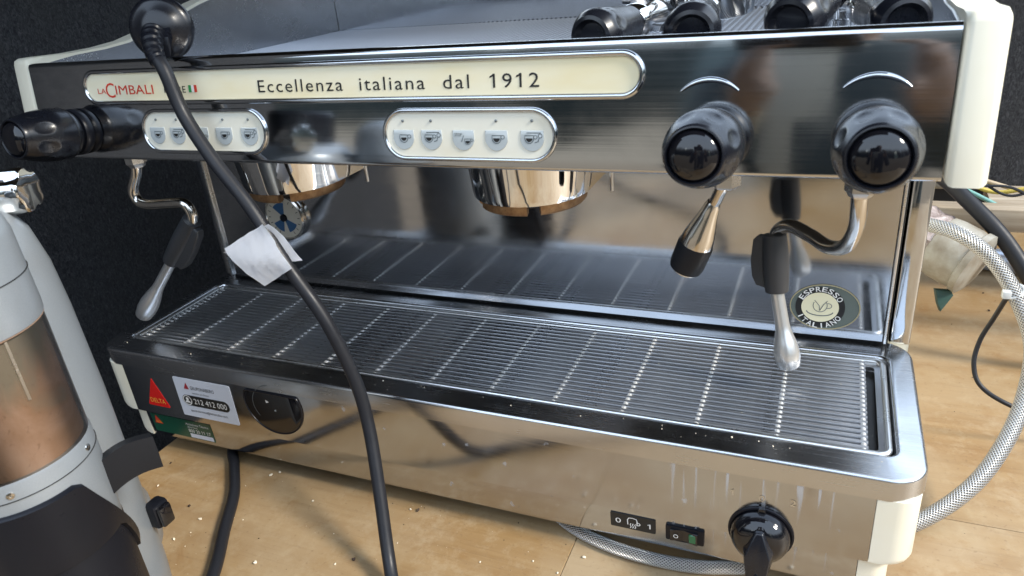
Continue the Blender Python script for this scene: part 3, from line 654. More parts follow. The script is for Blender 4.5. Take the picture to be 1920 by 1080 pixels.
# indicator plate, rocker switch, rotary knob
t4 = obj('switch_plate', plate(FK, stadium(0.1893, fk(0.0405), 0.0375, 0.0150, 3, 0.001), 0.0001, 0.0008), 'black_print', M, smooth=False); lab(t4, 'black plate printed 0, steaming cup, 1')
text(FK, '0', 0.1748, fk(0.0378), 0.0054, 0.0046, 'white_print', t4, 0.0010, bold=0.0); text(FK, '1', 0.2015, fk(0.0376), 0.0054, 0.0026, 'white_print', t4, 0.0010, bold=0.0)
bm = bmesh.new(); strip(FK, [(0.1852, fk(0.0378)), (0.1850, fk(0.0430)), (0.1862, fk(0.0452)), (0.1895, fk(0.0456)), (0.1925, fk(0.0448)), (0.1930, fk(0.0425)), (0.1928, fk(0.0380))], 0.0008, 0.0010, False, bm)
strip(FK, circle(0.1936, fk(0.0400), 0.0018, 0.0014, 10, -100, 100), 0.0007, 0.0010, False, bm)
for i in range(3): strip(FK, [(0.1872 + i * 0.0019, fk(0.0345)), (0.1879 + i * 0.0019, fk(0.0362)), (0.1871 + i * 0.0019, fk(0.0380)), (0.1878 + i * 0.0019, fk(0.0396))], 0.0007, 0.0010, False, bm)
obj('cup_symbol', bm, 'white_print', t4, smooth=False)
sw = obj('rocker_switch', plate(FK, stadium(0.2316, fk(0.0398), 0.0305, 0.0158, 3, 0.0015), 0.0001, 0.0022, 0.0008), 'black_plastic', M)
rk = Frame(FK.p(0.2316, fk(0.0398)), FK.ux, FK.uy, FK.n)
bm = bmesh.new(); pr_ = [(-0.0110, 0.0012), (-0.0110, 0.0046), (-0.0010, 0.0024), (0.0105, 0.0052), (0.0105, 0.0012)]
A = [bm.verts.new(rk.p(u, -0.0056, h)) for u, h in pr_]; B = [bm.verts.new(rk.p(u, 0.0056, h)) for u, h in pr_]; bm.faces.new(A); bm.faces.new(B[::-1])
for i in range(5): bm.faces.new((A[i], A[(i + 1) % 5], B[(i + 1) % 5], B[i]))
obj('rocker', bm, 'cap_black', sw, smooth=False)
obj('lamp_window', box(0.2352, 0.2412, YB - 0.0004, YB + 0.0020, 0.0355, 0.0440, 0.0006, 1), 'green_lamp', sw)
obj('circle_mark', strip(rk, circle(-0.0065, 0.0, 0.0017, n=12), 0.0005, 0.0046, True), 'white_print', sw, smooth=False)
FR = Frame((0.2885, YB - 0.0002, 0.0620), (1, 0, 0), (0, 0, 1), (0, -1, 0))
obj('knob_recess', lathe([(0.0238, 0.0), (0.0236, 0.0012), (0.0222, 0.0014), (0.0215, 0.0004), (0, 0.0003)], FR, 40), 'black_plastic', M)
rkn = obj('rotary_knob', lathe([(0.0212, 0.0008), (0.0214, 0.005), (0.0205, 0.009), (0.0180, 0.0130), (0.0140, 0.0160), (0.0080, 0.0175), (0, 0.0178)], FR, 40), 'cap_black', M); lab(rkn, 'black rotary selector knob')
bm = plate(FR, [(-0.0040, 0.0150), (-0.0135, -0.0020), (-0.0105, -0.0205), (-0.0085, -0.0228), (0.0085, -0.0228), (0.0105, -0.0205), (0.0135, -0.0020), (0.0040, 0.0150)], 0.004, 0.0290)
for v in bm.verts:
    hv = -(v.co.y - FR.o.y)
    if hv > 0.02:
        zz = (v.co.z - FR.o.z); v.co.y += max(0, (zz + 0.010)) * 0.42; v.co.x = FR.o.x + (v.co.x - FR.o.x) * 0.66
bevel(bm, 0.0022, 3); obj('grip', bm, 'knob_black', rkn)
obj('pointer_dot', lathe([(0.0013, 0), (0.0012, 0.0006), (0, 0.0008)], Frame(FR.p(0, -0.0175, 0.0288), FR.ux, FR.uy, FR.n), 12), 'white_print', rkn)
obj('pointer_tab', plate(FR, [(-0.004, 0.018), (0.004, 0.018), (0.0022, 0.0255), (-0.0022, 0.0255)], 0.0008, 0.004, 0.0008), 'cap_black', rkn)
for s_, x, z in (('1', 0.2667, 0.0925), ('0', 0.2878, 0.0915), ('2', 0.3092, 0.0925)): text(FA, s_, x, z, 0.0058, 0.0040 if s_ != '1' else 0.0018, 'bright_steel', M, 0.0004, 'CENTER', name='engraved_number')
# --- steam wands and spout
def wand(pts, grip, tip, nut, desc, finside):
    wd = obj('steam_wand', tube(smooth_path(pts, 10), 0.0052, 16), 'worn_chrome', M); lab(wd, desc)
    obj('nut', lathe([(0.0085, 0.0), (0.0095, 0.0015), (0.0095, 0.0095), (0.0080, 0.011), (0.0068, 0.0135)], Frame((nut[0], nut[1], nut[2] + 0.012), (1, 0, 0), (0, 1, 0), (0, 0, -1)), 6), 'bright_steel', wd, angle=20)
    obj('upper_nut', lathe([(0.0105, 0.0), (0.0105, 0.0060)], Frame((nut[0] + 0.001, nut[1], nut[2] + 0.0165), (1, 0, 0), (0, 1, 0), (0, 0, -1)), 24), 'bright_steel', wd, angle=20)
    a, b = V(grip[0]), V(grip[1]); d = (b - a).normalized(); n = 12
    gr_ = obj('grip', tube([a + (b - a) * i / n for i in range(n + 1)], [0.0088 + 0.0012 * math.sin(math.pi * i / n) for i in range(n + 1)], 20), 'wand_rubber', wd)
    fs = V(finside).normalized(); fn = d.cross(fs).normalized(); Lg = (b - a).length
    F = Frame(a, fs, d, fn)
    obj('grip_fin', plate(F, [(0.0, Lg * .04), (0.012, Lg * .04), (0.0155, Lg * .12), (0.0185, Lg * .50), (0.0180, Lg * .78), (0.0150, Lg * .93), (0.0, Lg * .97)], -0.0042, 0.0042, 0.0022, 3), 'wand_rubber', wd)
    a2, b2_ = V(tip[0]), V(tip[1]); Lt = (b2_ - a2).length
    pr2 = [(0.0050, 0), (0.0052, .10), (0.0055, .42), (0.0060, .50), (0.0082, .62), (0.0098, .74), (0.0100, .84), (0.0086, .95), (0.0055, .99), (0, 1.0)]
    obj('tip', lathe([(r_, h * Lt) for r_, h in pr2], axis_frame(a2, b2_ - a2), 24), 'tip_steel', wd)
wand([(-0.2945, 0.02, 0.330), (-0.2990, 0.02, 0.314), (-0.3110, 0.02, 0.2960), (-0.3090, 0.02, 0.2845), (-0.2960, 0.02, 0.2812), (-0.2640, 0.02, 0.2838), (-0.2480, 0.02, 0.2838), (-0.2425, 0.02, 0.2740), (-0.2455, 0.02, 0.2640)],
     ((-0.2440, 0.02, 0.2680), (-0.2880, 0.02, 0.2220)), ((-0.2860, 0.02, 0.2240), (-0.3585, 0.02, 0.1500)), (-0.2945, 0.02, 0.3205), 'steam wand by the dark wall', (0.72, -0.1, -0.69))
wand([(0.3309, 0.020, 0.330), (0.3309, 0.020, 0.314), (0.3313, 0.032, 0.2900), (0.3265, 0.043, 0.2720), (0.3160, 0.056, 0.2655), (0.3038, 0.070, 0.2676), (0.2890, 0.083, 0.2695), (0.2800, 0.090, 0.2620), (0.2785, 0.0905, 0.2500)],
     ((0.2780, 0.0905, 0.2590), (0.2827, 0.085, 0.2140)), ((0.2826, 0.0850, 0.2150), (0.2970, 0.0750, 0.1500)), (0.3309, 0.020, 0.3165), 'bent steam wand in front of the oval badge', (-0.9, 0.30, 0.0))
sp_ = obj('water_spout', tube(smooth_path([(0.2490, 0.014, 0.345), (0.2480, 0.016, 0.3235), (0.2440, 0.021, 0.3110), (0.2405, 0.0245, 0.3035)], 6), 0.0042, 14), 'worn_chrome', M)
a_, b_ = V((0.2412, 0.0240, 0.3060)), V((0.2216, 0.0300, 0.2530)); Ls = (b_ - a_).length; AF = axis_frame(a_, b_ - a_)
obj('nut', lathe([(0.0085, 0.0), (0.0095, 0.0015), (0.0095, 0.0120), (0.0080, 0.0135)], Frame((0.2500, 0.013, 0.3340), (1, 0, 0), (0, 1, 0), (0, 0, -1)), 6), 'bright_steel', sp_, angle=20)
obj('nozzle', lathe([(0.0046, 0.0), (0.0056, 0.003), (0.0060, 0.006), (0.0072, 0.012), (0.0108, 0.026), (0.0122, 0.034), (0.0122, 0.036)], AF, 28), 'worn_chrome', sp_)
obj('rubber_tip', lathe([(0.0124, 0.0345), (0.0128, 0.037), (0.0126, Ls - 0.004), (0.0118, Ls)], AF, 28), 'grip_rubber', sp_)
obj('outlet', lathe([(0.0100, Ls - 0.001), (0.0100, Ls + 0.0020), (0.0085, Ls + 0.0022), (0.0080, Ls - 0.001)], AF, 24), 'bright_steel', sp_)
# dust specks on the tray rim
def chips(name, n, fn, smin, smax, material, parent=None):
    bm = bmesh.new()
    for i in range(n):
        p = fn(); 
        if p is None: continue
        s = smin + (smax - smin) * random.random() ** 4; mtx = Matrix.Translation(V(p) + V((0, 0, s * 0.35))) @ Matrix.Rotation(random.random() * 6, 4, 'Z') @ Matrix.Diagonal((s, s * random.uniform(.5, 1), s * random.uniform(.3, .7), 1))
        r_ = bmesh.ops.create_icosphere(bm, subdivisions=1, radius=0.5, matrix=mtx)
        for v in r_['verts']: v.co += V((random.uniform(-1, 1), random.uniform(-1, 1), random.uniform(-1, 1))) * s * 0.12
    return obj(name, bm, material, parent, smooth=False)
def rim_pt():
    x = random.uniform(-0.38, 0.38)
    return (x, random.choice((random.uniform(-0.010, 0.002), random.uniform(0.01, 0.145))), 0.1296) if random.random() < .5 else (x, random.uniform(-0.011, 0.003), 0.1298)
o = chips('dust', 90, rim_pt, 0.0004, 0.0018, 'crumb', M); o['kind'] = 'stuff'

# ================================================================== things on the machine
# --- portafilters in the cup tray
def portafilter(end, head, rad, label):
    e, h = V(end), V(head); d = (h - e).normalized(); Lh = 0.100
    T = empty('portafilter', (e.x, e.y, e.z - rad), label, 'portafilter', 'portafilters lying in the cup tray')
    F = axis_frame(e, d)
    def dm(a, hh, r):
        q_ = 0
        for i in range(7):
            c = 2 * math.pi * i / 7; da = (a - c + math.pi) % (2 * math.pi) - math.pi
            q = (da * r / 0.0052) ** 2 + ((hh - 0.017) / 0.008) ** 2
            if q < 1: q_ -= 0.0016 * (1 - q)
        return q_
    s = rad / 0.0185
    obj('handle', lathe([(r_ * s, z) for r_, z in ((0.0, 0.0045), (0.0095, 0.0045), (0.0115, 0.002), (0.0125, 0.0), (0.0150, 0.0008), (0.0172, 0.005))] + [((0.0185 - 0.006 * max(0, t_ - .12) ** .8) * s, 0.008 + t_ * 0.052) for t_ in [i / 24 for i in range(25)]] + [(0.0105 * s, 0.0625), (0.0085 * s, 0.066)], F, 64, mod=dm), 'knob_black', T)
    obj('ferrule', lathe([(0.0118, 0.0635), (0.0130, 0.0655), (0.0130, 0.076), (0.0100, 0.079)], F, 24), 'chrome', T)
    obj('neck', lathe([(0.0085, 0.077), (0.0075, 0.09), (0.0110, 0.118)], F, 20), 'chrome', T)
    bc = e + d * 0.145; upv = V((0, 0, 1)); upv = (upv - d * upv.dot(d)).normalized()
    FB = axis_frame(bc, upv, (0, 1, 0))
    obj('basket', lathe([(0.028, -0.016), (0.033, -0.014), (0.0345, 0.0), (0.0345, 0.012), (0.0365, 0.013), (0.0365, 0.0155), (0.0320, 0.0157), (0.0300, 0.004), (0, 0.0)], FB, 40), 'chrome', T)
    bm = bmesh.new(); obj('spout', lathe([(0.0090, -0.028), (0.0100, -0.024), (0.0105, -0.016)], FB, 20), 'chrome', T)
    for sg in (-1, 1): 
        sd = d.cross(upv) * sg; c_ = bc + sd * 0.038 + upv * 0.008; obj('ear', tube([c_ - sd * 0.004, c_ + sd * 0.0055], [0.0055, 0.0045], 12), 'chrome', T)
portafilter((0.1540, 0.036, 0.4150), (0.205, 0.30, 0.4250), 0.0185, 'leftmost portafilter, nearest the bare ribbed cup tray')
portafilter((0.2220, 0.034, 0.4150), (0.205, 0.30, 0.440), 0.0185, 'middle portafilter with black handle end on the tray lip')
portafilter((0.2810, 0.032, 0.4180), (0.335, 0.22, 0.450), 0.0185, 'portafilter with smooth black handle reaching toward the cream cheek')
portafilter((0.3470, 0.060, 0.4120), (0.270, 0.32, 0.430), 0.0185, 'black portafilter in the corner against the cream cheek')
# --- power cord with plug
P = empty('power_cord', (-0.2050, 0.002, 0.4200), 'black power cord with round plug hanging down across the front panel', 'power cord')
pc = V((-0.2065, 0.0120, 0.4410)); pn = V((0.50, -0.82, 0.10)).normalized(); FPl = axis_frame(pc, pn)
obj('plug', lathe([(0.0175, -0.024), (0.0180, -0.008), (0.0235, -0.0065), (0.0252, -0.003), (0.0255, 0.002), (0.0240, 0.0045), (0.0210, 0.0060), (0.0150, 0.0085), (0.0120, 0.0110), (0, 0.0118)], FPl, 48), 'knob_black', P)
for sg in (-1, 1): obj('pin', tube([FPl.p(sg * 0.0095, 0, -0.023), FPl.p(sg * 0.0095, 0, -0.041)], 0.0024, 12), 'bright_steel', P)
obj('strain_relief', loft([[FPl.p(u * kx, v0 + v * .5, h + v * 0.0) for u, v in ((-0.009, -0.009), (0.009, -0.009), (0.009, 0.009), (-0.009, 0.009))] for v0, h, kx in ((-0.002, 0.008, 1.1), (-0.006, 0.013, 1.0), (-0.012, 0.018, .9), (-0.018, 0.019, .75))], True, True), 'black_plastic', P, smooth=False)
cp = [(-0.2035, 0.000, 0.4395), (-0.1965, -0.0105, 0.4335), (-0.1880, -0.0190, 0.4230), (-0.1780, -0.0230, 0.4120), (-0.1674, -0.0260, 0.3783), (-0.1428, -0.0320, 0.3433), (-0.1116, -0.0370, 0.3060), (-0.0830, -0.0420, 0.2592), (-0.0554, -0.0440, 0.2148), (-0.0383, -0.0440, 0.1613),
      (-0.0290, -0.0500, 0.1182), (-0.0155, -0.0700, 0.0686), (-0.0010, -0.0930, 0.0250), (0.0130, -0.1110, 0.0085), (0.0330, -0.1260, 0.0062), (0.0700, -0.1500, 0.0060), (0.1300, -0.2100, 0.0060), (0.1700, -0.3200, 0.0060), (0.120, -0.46, 0.0060), (-0.05, -0.60, 0.0060), (-0.2, -0.78, 0.006)]
sr = smooth_path(cp[:5], 10)[2:26]
obj('ribbed_sleeve', tube(sr, [0.0092 - 0.0026 * i / len(sr) - (0.0010 if i % 4 >= 2 else 0.0) for i in range(len(sr))], 18), 'black_plastic', P, angle=25)
obj('cord', tube(smooth_path(cp, 10), 0.0056, 16), 'cable_rubber', P)
# paper tag folded round the cord: two flaps
def flap(pts, dy, curl):
    bm = bmesh.new(); n = 8; rows = []
    A, B, C_, D = [V(p) for p in pts]
    for i in range(n + 1):
        row = []
        for j in range(n + 1):
            s_, t_ = i / n, j / n; p = (A * (1 - s_) + B * s_) * (1 - t_) + (D * (1 - s_) + C_ * s_) * t_
            p = p + V((0, dy + curl * math.sin(math.pi * s_ * .9) * (0.4 + t_) + 0.0012 * math.sin(5 * s_ + 4 * t_) + random.uniform(-1, 1) * 0.0006, random.uniform(-1, 1) * 0.0004)); row.append(bm.verts.new(p))
        rows.append(row)
    for i in range(n):
        for j in range(n): bm.faces.new((rows[i][j], rows[i + 1][j], rows[i + 1][j + 1], rows[i][j + 1]))
    bmesh.ops.solidify(bm, geom=list(bm.faces), thickness=0.0003); return bm
tg = obj('paper_tag', flap([(-0.0925, -0.0480, 0.2975), (-0.0685, -0.0520, 0.2640), (-0.1010, -0.0520, 0.2455), (-0.1375, -0.0490, 0.2745)], 0.0, -0.004), 'paper', P)
obj('paper_flap', flap([(-0.0925, -0.0440, 0.2955), (-0.0700, -0.0400, 0.2640), (-0.1130, -0.0480, 0.2600), (-0.1435, -0.0480, 0.2690)], 0.002, 0.004), 'paper', tg)

# ================================================================== cables and hoses on the table
c2 = obj('black_cable', tube(smooth_path([(-0.300, 0.200, 0.006), (-0.2850, 0.080, 0.006), (-0.2680, 0.012, 0.006), (-0.2400, -0.0200, 0.006), (-0.2080, -0.0560, 0.006), (-0.1800, -0.1000, 0.006), (-0.1490, -0.1480, 0.006), (-0.118, -0.215, 0.006), (-0.11, -0.35, 0.006), (-0.16, -0.55, 0.006), (-0.3, -0.78, 0.006)], 10), 0.0056, 16), 'cable_rubber')
tag(c2, 'black cable coming out from under the machine beside the grinder', 'cable')
h1 = obj('braided_hose', tube(smooth_path([(0.2900, 0.080, 0.0072), (0.3400, 0.064, 0.0072), (0.3800, 0.070, 0.0076), (0.4150, 0.0940, 0.0120), (0.4500, 0.1254, 0.0313), (0.4746, 0.1623, 0.0568), (0.4896, 0.1998, 0.0846), (0.4904, 0.2202, 0.1220), (0.4736, 0.2423, 0.1595), (0.4510, 0.2588, 0.1872), (0.4263, 0.2780, 0.1990), (0.4040, 0.3060, 0.1960), (0.3950, 0.36, 0.185)], 12), 0.0068, 20, uv=True), 'braid')
tag(h1, 'braided steel hose arching up beside the cream side panel', 'hose')
h2 = obj('braided_hose', tube(smooth_path([(0.030, 0.120, 0.006), (0.075, 0.045, 0.006), (0.120, 0.0060, 0.006), (0.165, -0.0110, 0.006), (0.215, -0.0150, 0.006), (0.258, -0.0080, 0.006), (0.295, 0.012, 0.006), (0.330, 0.08, 0.006)], 12), 0.0056, 20, uv=True), 'braid')
tag(h2, 'braided steel hose peeping out from under the front skirt', 'hose')
wr = empty('tied_wire', (0.470, 0.24, 0.15), 'thin dark wire hanging from a clear tie on the braided hose', 'wire')
obj('wire', tube(smooth_path([(0.4690, 0.2370, 0.1560), (0.4665, 0.2560, 0.1240), (0.4600, 0.2600, 0.0970), (0.4575, 0.2520, 0.0740), (0.4660, 0.2420, 0.0560), (0.4950, 0.2350, 0.0420), (0.56, 0.25, 0.012), (0.66, 0.30, 0.003)], 10), 0.0022, 10), 'cable_rubber', wr)
obj('tie', tube([V((0.4742, 0.2418, 0.1590)) + (V((0.86, -0.2, 0.3)).normalized() * 0.0078 * math.cos(2 * math.pi * i / 18) + V((0.1, 0.90, 0.42)).normalized() * 0.0078 * math.sin(2 * math.pi * i / 18)) for i in range(18)], 0.0016, 8, closed=True), 'clear_tie', wr)
obj('tie_lock', box(0.4640, 0.4710, 0.2320, 0.2390, 0.1550, 0.1620, 0.001), 'clear_tie', wr)

# ================================================================== grinder in the left foreground
GA = V((-0.139, -0.253, 0)); GB = V((-0.231, -0.208, 0))
G = empty('coffee_grinder', (-0.205, -0.225, 0), 'silver coffee grinder with stained brown doser window in front of the dark wall', 'coffee grinder')
FD = Frame(GA, (1, 0, 0), (0, 1, 0), (0, 0, 1)); FBd = Frame(GB, (1, 0, 0), (0, 1, 0), (0, 0, 1))
obj('doser_ring', lathe([(0.0380, 0.150), (0.0425, 0.152), (0.0432, 0.165), (0.0440, 0.184), (0.0440, 0.2215), (0.0434, 0.2235), (0.0400, 0.2235)], FD, 72), 'silver_paint', G)
dz = obj('doser_drum', lathe([(0.0405, 0.2200), (0.0405, 0.3070)], FD, 72, cap0=False, cap1=False), 'coffee_stain', G); lab(dz, 'brown coffee stained doser window')
obj('window', lathe([(0.0432, 0.2215), (0.0432, 0.3065)], FD, 72, cap0=False, cap1=False), 'clear_shell', dz)
obj('vane', box(GA.x + 0.0403, GA.x + 0.0418, GA.y - 0.0012, GA.y + 0.0004, 0.266, 0.3040), 'bright_steel', dz)
obj('doser_lid', lathe([(0.0405, 0.3050), (0.0440, 0.3060), (0.0443, 0.3110), (0.0436, 0.3560), (0.0415, 0.3650), (0.0340, 0.3720), (0.0250, 0.3760), (0.0, 0.378)], FD, 72), 'silver_paint', G)
for zq in (0.3335, 0.2120): obj('seam_ring', tube([FD.p(0.0442 * math.cos(R(a)), 0.0442 * math.sin(R(a)), zq) for a in range(0, 360, 6)], 0.00035, 6, closed=True), 'dark_gap', G)
for aq in (-38, 28): obj('screw', lathe([(0.0024, 0.0), (0.0022, 0.0009), (0.0007, 0.0011), (0, 0.0006)], axis_frame(FD.p(0.0438 * math.cos(R(aq)), 0.0438 * math.sin(R(aq)), 0.2165), (math.cos(R(aq)), math.sin(R(aq)), 0)), 14), 'worn_chrome', G)
obj('seal', lathe([(0.0425, 0.3040), (0.0437, 0.3050), (0.0425, 0.3062)], FD, 60), 'coffee_stain', G)
def bodyring(z, k_, fl=0.0):
    pts = []
    for i in range(48):
        a = 2 * math.pi * i / 48; c_, s_ = math.cos(a), math.sin(a); e_ = 2.6
        rr = (abs(c_) ** e_ + abs(s_) ** e_) ** (-1 / e_); pts.append(V((GB.x + (0.0635 * k_ + fl) * rr * c_, GB.y + (0.0635 * k_ + fl) * rr * s_, z)))
    return pts
obj('body', loft([bodyring(z, k_) for z, k_ in ((0.0, 0.965), (0.02, 0.985), (0.06, 1.0), (0.12, 1.01), (0.20, 1.02), (0.27, 1.0), (0.305, 0.97), (0.330, 0.90), (0.345, 0.78), (0.352, 0.6))], True, True), 'silver_paint', G)
def foot(z, k_): return [V((-0.286 + 0.068 * k_ * math.cos(2 * math.pi * i / 40), -0.168 + 0.068 * k_ * math.sin(2 * math.pi * i / 40), z)) for i in range(40)]
obj('base_foot', loft([foot(z, k_) for z, k_ in ((0.0, 0.97), (0.003, 1.0), (0.040, 0.98), (0.052, 0.90), (0.056, 0.7))], True, True), 'silver_paint', G)
obj('hopper_collar', lathe([(0.036, 0.350), (0.036, 0.385), (0.033, 0.388), (0.030, 0.388)], FBd, 48), 'black_plastic', G)
# black outlet and portafilter fork under the doser
bm = bmesh.new(); cols = []
for i in range(31):
    a = -150 + 215 * i / 30
    zt = 0.2040 if a < 6 else 0.2040 - 0.082 * ((a - 6) / 59) ** 0.9
    cols.append([bm.verts.new(FD.p(rr * math.cos(R(a)), rr * math.sin(R(a)), z)) for rr, z in ((0.0448, zt), (0.0470, zt - 0.0015), (0.0460, min(0.160, zt - 0.006)), (0.0452, min(0.1535, zt - 0.010)), (0.0390, min(0.1535, zt - 0.010)), (0.0410, zt))])
for A, B in zip(cols, cols[1:]):
    for j in range(6): bm.faces.new((A[j], A[(j + 1) % 6], B[(j + 1) % 6], B[j]))
bm.faces.new(cols[0]); bm.faces.new(cols[-1][::-1])
obj('outlet_skirt', bm, 'black_plastic', G, angle=35)
obj('chute', lathe([(0.0300, 0.020), (0.0420, 0.024), (0.0428, 0.060), (0.0428, 0.1500), (0.0415, 0.1545), (0.0360, 0.156)], FD, 60), 'black_plastic', G)
obj('neck_bridge', box(-0.205, -0.150, -0.262, -0.205, 0.150, 0.300, 0.012, 3), 'silver_paint', G)
# dosing lever and side switch
bm = bmesh.new(); lv = []
for i in range(9):
    t_ = i / 8; c_ = V((-0.1120, -0.2250, 0.1830)) * (1 - t_) + V((-0.0940, -0.1940, 0.1880)) * t_ + V((0, 0, 0.004 * math.sin(math.pi * t_)))
    side = V((0.62, -0.30, 0.0)).normalized(); hgt = 0.0135 - 0.001 * t_; th = 0.0045
    lv.append([c_ + side * th * a + V((0.0, 0.0, 1)) * hgt * b for a, b in ((-1, -.9), (1, -1), (1.3, 0), (1, 1), (-1, .9), (-1.2, 0))])
obj('dosing_lever', loft(lv, True, True), 'grip_rubber', G)
sw2 = obj('switch_housing', box(-0.1830, -0.1700, -0.1640, -0.1480, 0.0660, 0.0890, 0.003, 2), 'black_plastic', G)
obj('switch_button', box(-0.1705, -0.1655, -0.1620, -0.1500, 0.0680, 0.0870, 0.002, 2), 'cap_black', sw2)
obj('side_cap', lathe([(0.0270, 0.0), (0.0275, 0.003), (0.0262, 0.006), (0.0225, 0.0068), (0, 0.0062)], axis_frame((-0.236, -0.1500, 0.040), (0.10, 1, 0.0)), 40), 'black_plastic', G)
# fluted chrome knob sticking out at the top
FKn = axis_frame((-0.2200, -0.1720, 0.3560), (0.86, 0.42, 0.02))
def flute(a, h, r):
    q = math.cos(5 * a + 1.0)
    return -0.0022 * max(0, q) ** 0.5 if h > 0.010 else 0
obj('adjusting_knob', lathe([(0.008, -0.03), (0.008, 0.0), (0.0135, 0.002), (0.0150, 0.006), (0.0155, 0.0102), (0.0158, 0.018), (0.0158, 0.030), (0.0154, 0.0375), (0.0140, 0.0390), (0, 0.0392)], FKn, 80, mod=flute), 'chrome', G)

# ================================================================== clutter behind the machine on the right
pb = empty('pipe_fitting', (0.445, 0.41, 0.06), 'yellowed plastic pipe fitting wrapped in tape behind the side panel', 'pipe fitting')
ax = V((0.72, -0.42, -0.28)).normalized(); FPp = axis_frame((0.4180, 0.430, 0.1370), ax)
obj('wrapped_pipe', lathe([(0.030, -0.05), (0.031, -0.02), (0.033, -0.006), (0.030, 0.004), (0.033, 0.014), (0.030, 0.022)], FPp, 28, mod=lambda a, h, r: 0.0022 * math.sin(7 * a + 90 * h) + 0.0012 * math.sin(17 * a)), 'wrap_tape', pb)
obj('cap', lathe([(0.031, 0.018), (0.034, 0.020), (0.0355, 0.030), (0.0355, 0.050), (0.034, 0.056), (0.0365, 0.057), (0.0365, 0.064), (0.030, 0.067), (0, 0.067)], FPp, 40), 'pvc', pb)
lf = obj('teal_shard', plate(axis_frame((0.4450, 0.398, 0.0720), (0.3, -0.9, 0.1)), [(-0.010, 0.014), (0.007, 0.012), (0.010, 0.006), (-0.002, -0.013), (-0.006, -0.003)], -0.003, 0.003, 0.001), 'teal_plastic'); tag(lf, 'pointed dark teal plastic piece below the pipe fitting', 'plastic piece')
bt = obj('wooden_batten', box(0.36, 0.96, 0.455, 0.480, 0.136, 0.163, 0.002), 'old_wood'); tag(bt, 'weathered wooden batten lying crosswise behind the hose', 'batten')
bt2 = obj('wooden_board', prism_x([(0.58, 0.112), (0.64, 0.118), (0.64, 0.134), (0.58, 0.128)], 0.508, 0.95), 'old_wood'); tag(bt2, 'pale board lying behind the batten', 'board')
st_ = obj('batten_support', box(0.80, 0.86, 0.44, 0.50, 0.0, 0.136, 0.002), 'old_wood'); tag(st_, 'wooden block holding up the batten, out at the far end', 'block')
st2 = obj('board_support', box(0.72, 0.90, 0.585, 0.635, 0.0, 0.1115, 0.002), 'old_wood'); tag(st2, 'wooden block under the pale board', 'block')
dp = obj('corrugated_hose', tube(smooth_path([(0.380, 0.50, 0.205), (0.4250, 0.4700, 0.2000), (0.4600, 0.4380, 0.1760), (0.4950, 0.4150, 0.1430), (0.5300, 0.3950, 0.0950), (0.58, 0.39, 0.03), (0.66, 0.42, 0.014)], 10), 0.0085, 18), 'cable_rubber'); tag(dp, 'thick dark rubber hose running down behind the braided hose', 'hose')
rl = obj('metal_rail', tube([(0.36, 0.700, 0.018), (0.95, 0.58, 0.018)], 0.016, 18), 'rail_paint'); tag(rl, 'pale metal rail on the table behind the batten', 'rail')
for mt, pts, lb in (('yellow_wire', [(0.42, 0.60, 0.175), (0.46, 0.545, 0.172), (0.50, 0.535, 0.158), (0.54, 0.53, 0.166), (0.60, 0.55, 0.160)], 'yellow wire curling above the batten'),
                    ('teal_wire', [(0.42, 0.59, 0.170), (0.455, 0.54, 0.166), (0.49, 0.525, 0.152), (0.52, 0.52, 0.136), (0.55, 0.53, 0.11)], 'pale teal wire drooping behind the batten'),
                    ('beige_wire', [(0.41, 0.61, 0.180), (0.46, 0.55, 0.178), (0.51, 0.54, 0.164), (0.56, 0.54, 0.150), (0.60, 0.56, 0.14)], 'beige wire beside the yellow wire')):
    o = obj('loose_wire', tube(smooth_path(pts, 10), 0.0026, 10), mt); tag(o, lb, 'wire')
for q_, lb in enumerate(('thin dark wire looping over the batten', 'thin black wire crossing the yellow wire')):
    o = obj('loose_wire', tube(smooth_path([(0.42, 0.52 + .02 * q_, 0.185), (0.462, 0.49, 0.192 - .012 * q_), (0.505, 0.485, 0.170 + .010 * q_), (0.55, 0.50, 0.176 - .02 * q_), (0.62, 0.52, 0.150)], 10), 0.0016, 8), 'cable_rubber'); tag(o, lb, 'wire')
wc = obj('white_connector', box(0.418, 0.462, 0.53, 0.565, 0.160, 0.188, 0.005, 3), 'pvc'); tag(wc, 'white plastic connector behind the cream side panel', 'connector')

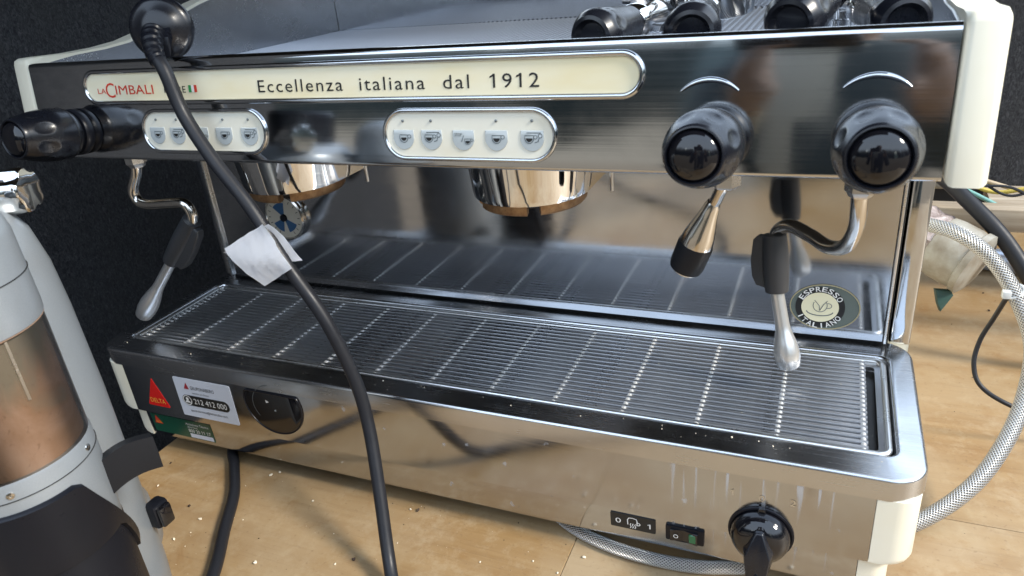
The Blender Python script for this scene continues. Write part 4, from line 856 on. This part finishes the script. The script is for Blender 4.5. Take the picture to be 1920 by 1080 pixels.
# ================================================================== the person taking the picture (mirrored in the steel)
def person():
    X = 0.315; vs = []; es = []
    def add(p, r, par=None):
        vs.append((p, r)); i = len(vs) - 1
        if par is not None: es.append((par, i))
        return i
    pel = add((X, -0.86, -0.02), 0.155); wai = add((X, -0.86, 0.12), 0.140, pel); che = add((X, -0.87, 0.34), 0.165, wai); sho = add((X, -0.88, 0.47), 0.120, che)
    nec = add((X, -0.87, 0.56), 0.052, sho); jaw = add((X, -0.845, 0.63), 0.070, nec); hea = add((X, -0.855, 0.70), 0.088, jaw); add((X, -0.862, 0.765), 0.068, hea)
    for sg in (-1, 1):
        a = add((X + sg * 0.175, -0.87, 0.455), 0.062, sho); b = add((X + sg * 0.225, -0.80, 0.22), 0.050, a); c = add((X + sg * 0.115, -0.60, 0.40), 0.032, b)
        pm = add((X + sg * 0.098, -0.545, 0.445), 0.030, c)
        for k_, (dx, dz, l) in enumerate(((-0.02, 0.045, .9), (-0.005, 0.038, 1.0), (0.006, 0.024, .98), (0.014, 0.008, .8))):
            f1 = add((X + sg * (0.098 + dx * .5), -0.52, 0.452 + dz * .7), 0.0095, pm); f2 = add((X + sg * (0.086 + dx), -0.498, 0.452 + dz * l), 0.0085, f1); add((X + sg * (0.070 + dx), -0.490, 0.452 + dz * l), 0.0075, f2)
        t1 = add((X + sg * 0.085, -0.525, 0.425), 0.011, pm); t2 = add((X + sg * 0.070, -0.505, 0.425), 0.0095, t1)
        h = add((X + sg * 0.090, -0.86, -0.10), 0.095, pel); kn = add((X + sg * 0.100, -0.85, -0.48), 0.062, h); an = add((X + sg * 0.105, -0.87, -0.84), 0.042, kn); add((X + sg * 0.115, -0.76, -0.88), 0.036, an)
    me = bpy.data.meshes.new('person'); me.from_pydata([p for p, r in vs], es, []); o = bpy.data.objects.new('person', me); sc.collection.objects.link(o)
    o.modifiers.new('skin', 'SKIN'); sk = me.skin_vertices[0].data
    for i, (p, r) in enumerate(vs): sk[i].radius = (r, r * (0.72 if i in (pel, wai, che, sho) else 1.0)); sk[i].use_root = (i == pel)
    sd = o.modifiers.new('sub', 'SUBSURF'); sd.levels = 2; sd.render_levels = 2
    bpy.context.view_layer.update()
    m2_ = bpy.data.meshes.new_from_object(o.evaluated_get(bpy.context.evaluated_depsgraph_get())); bpy.data.objects.remove(o)
    ob = obj('person', m2_, 'beige_cloth', None, angle=180)
    for n_ in ('dark_cloth', 'skin', 'dark_hair'): m2_.materials.append(MATS[n_])
    c = WORLD[ob.name]
    for p in m2_.polygons:
        q = p.center + c
        if q.z < 0.02: p.material_index = 1
        elif q.z > 0.73 or (q.z > 0.62 and q.y < -0.88): p.material_index = 3
        elif q.z > 0.56 or q.y > -0.56: p.material_index = 2
        elif abs(q.x - 0.275) > 0.060 or abs(q.x - 0.275) < 0.014: p.material_index = 1
    return tag(ob, 'person in an open dark jacket over a beige top, mirrored in the front panel', 'person')
mat('beige_cloth', (0.30, 0.28, 0.23), 0.85); mat('dark_cloth', (0.020, 0.030, 0.034), 0.9); mat('skin', (0.20, 0.135, 0.105), 0.5); mat('dark_hair', (0.015, 0.011, 0.009), 0.6)
person()
ph = empty('phone', (0.3105, -0.4760, 0.4790), 'dark phone held up by the mirrored person', 'phone')
PF = Frame(camo.location, *[camo.rotation_euler.to_matrix() @ V(q) for q in ((1, 0, 0), (0, 1, 0), (0, 0, 1))])
pbd = obj('phone_body', plate(PF, stadium(-0.055, 0.020, 0.155, 0.074, 5, 0.009), 0.013, 0.021, 0.002), 'cap_black', ph)

# ================================================================== crumbs on the table
def tab():
    x, y = random.uniform(-0.34, 0.36), random.uniform(-0.20, 0.0)
    return (x, y, 0.0)
def tab_r():
    return (random.uniform(0.40, 0.70), random.uniform(0.0, 0.6), 0.0)
o = chips('crumbs', 190, tab, 0.0005, 0.0050, 'crumb'); tag(o, 'pale crumbs scattered over the plywood in front of the machine', 'crumbs', kind='stuff')
o = chips('dark_crumbs', 130, lambda: tab() if random.random() < .6 else tab_r(), 0.0007, 0.0040, 'crumb_dark'); tag(o, 'dark coffee crumbs scattered over the plywood', 'crumbs', kind='stuff')
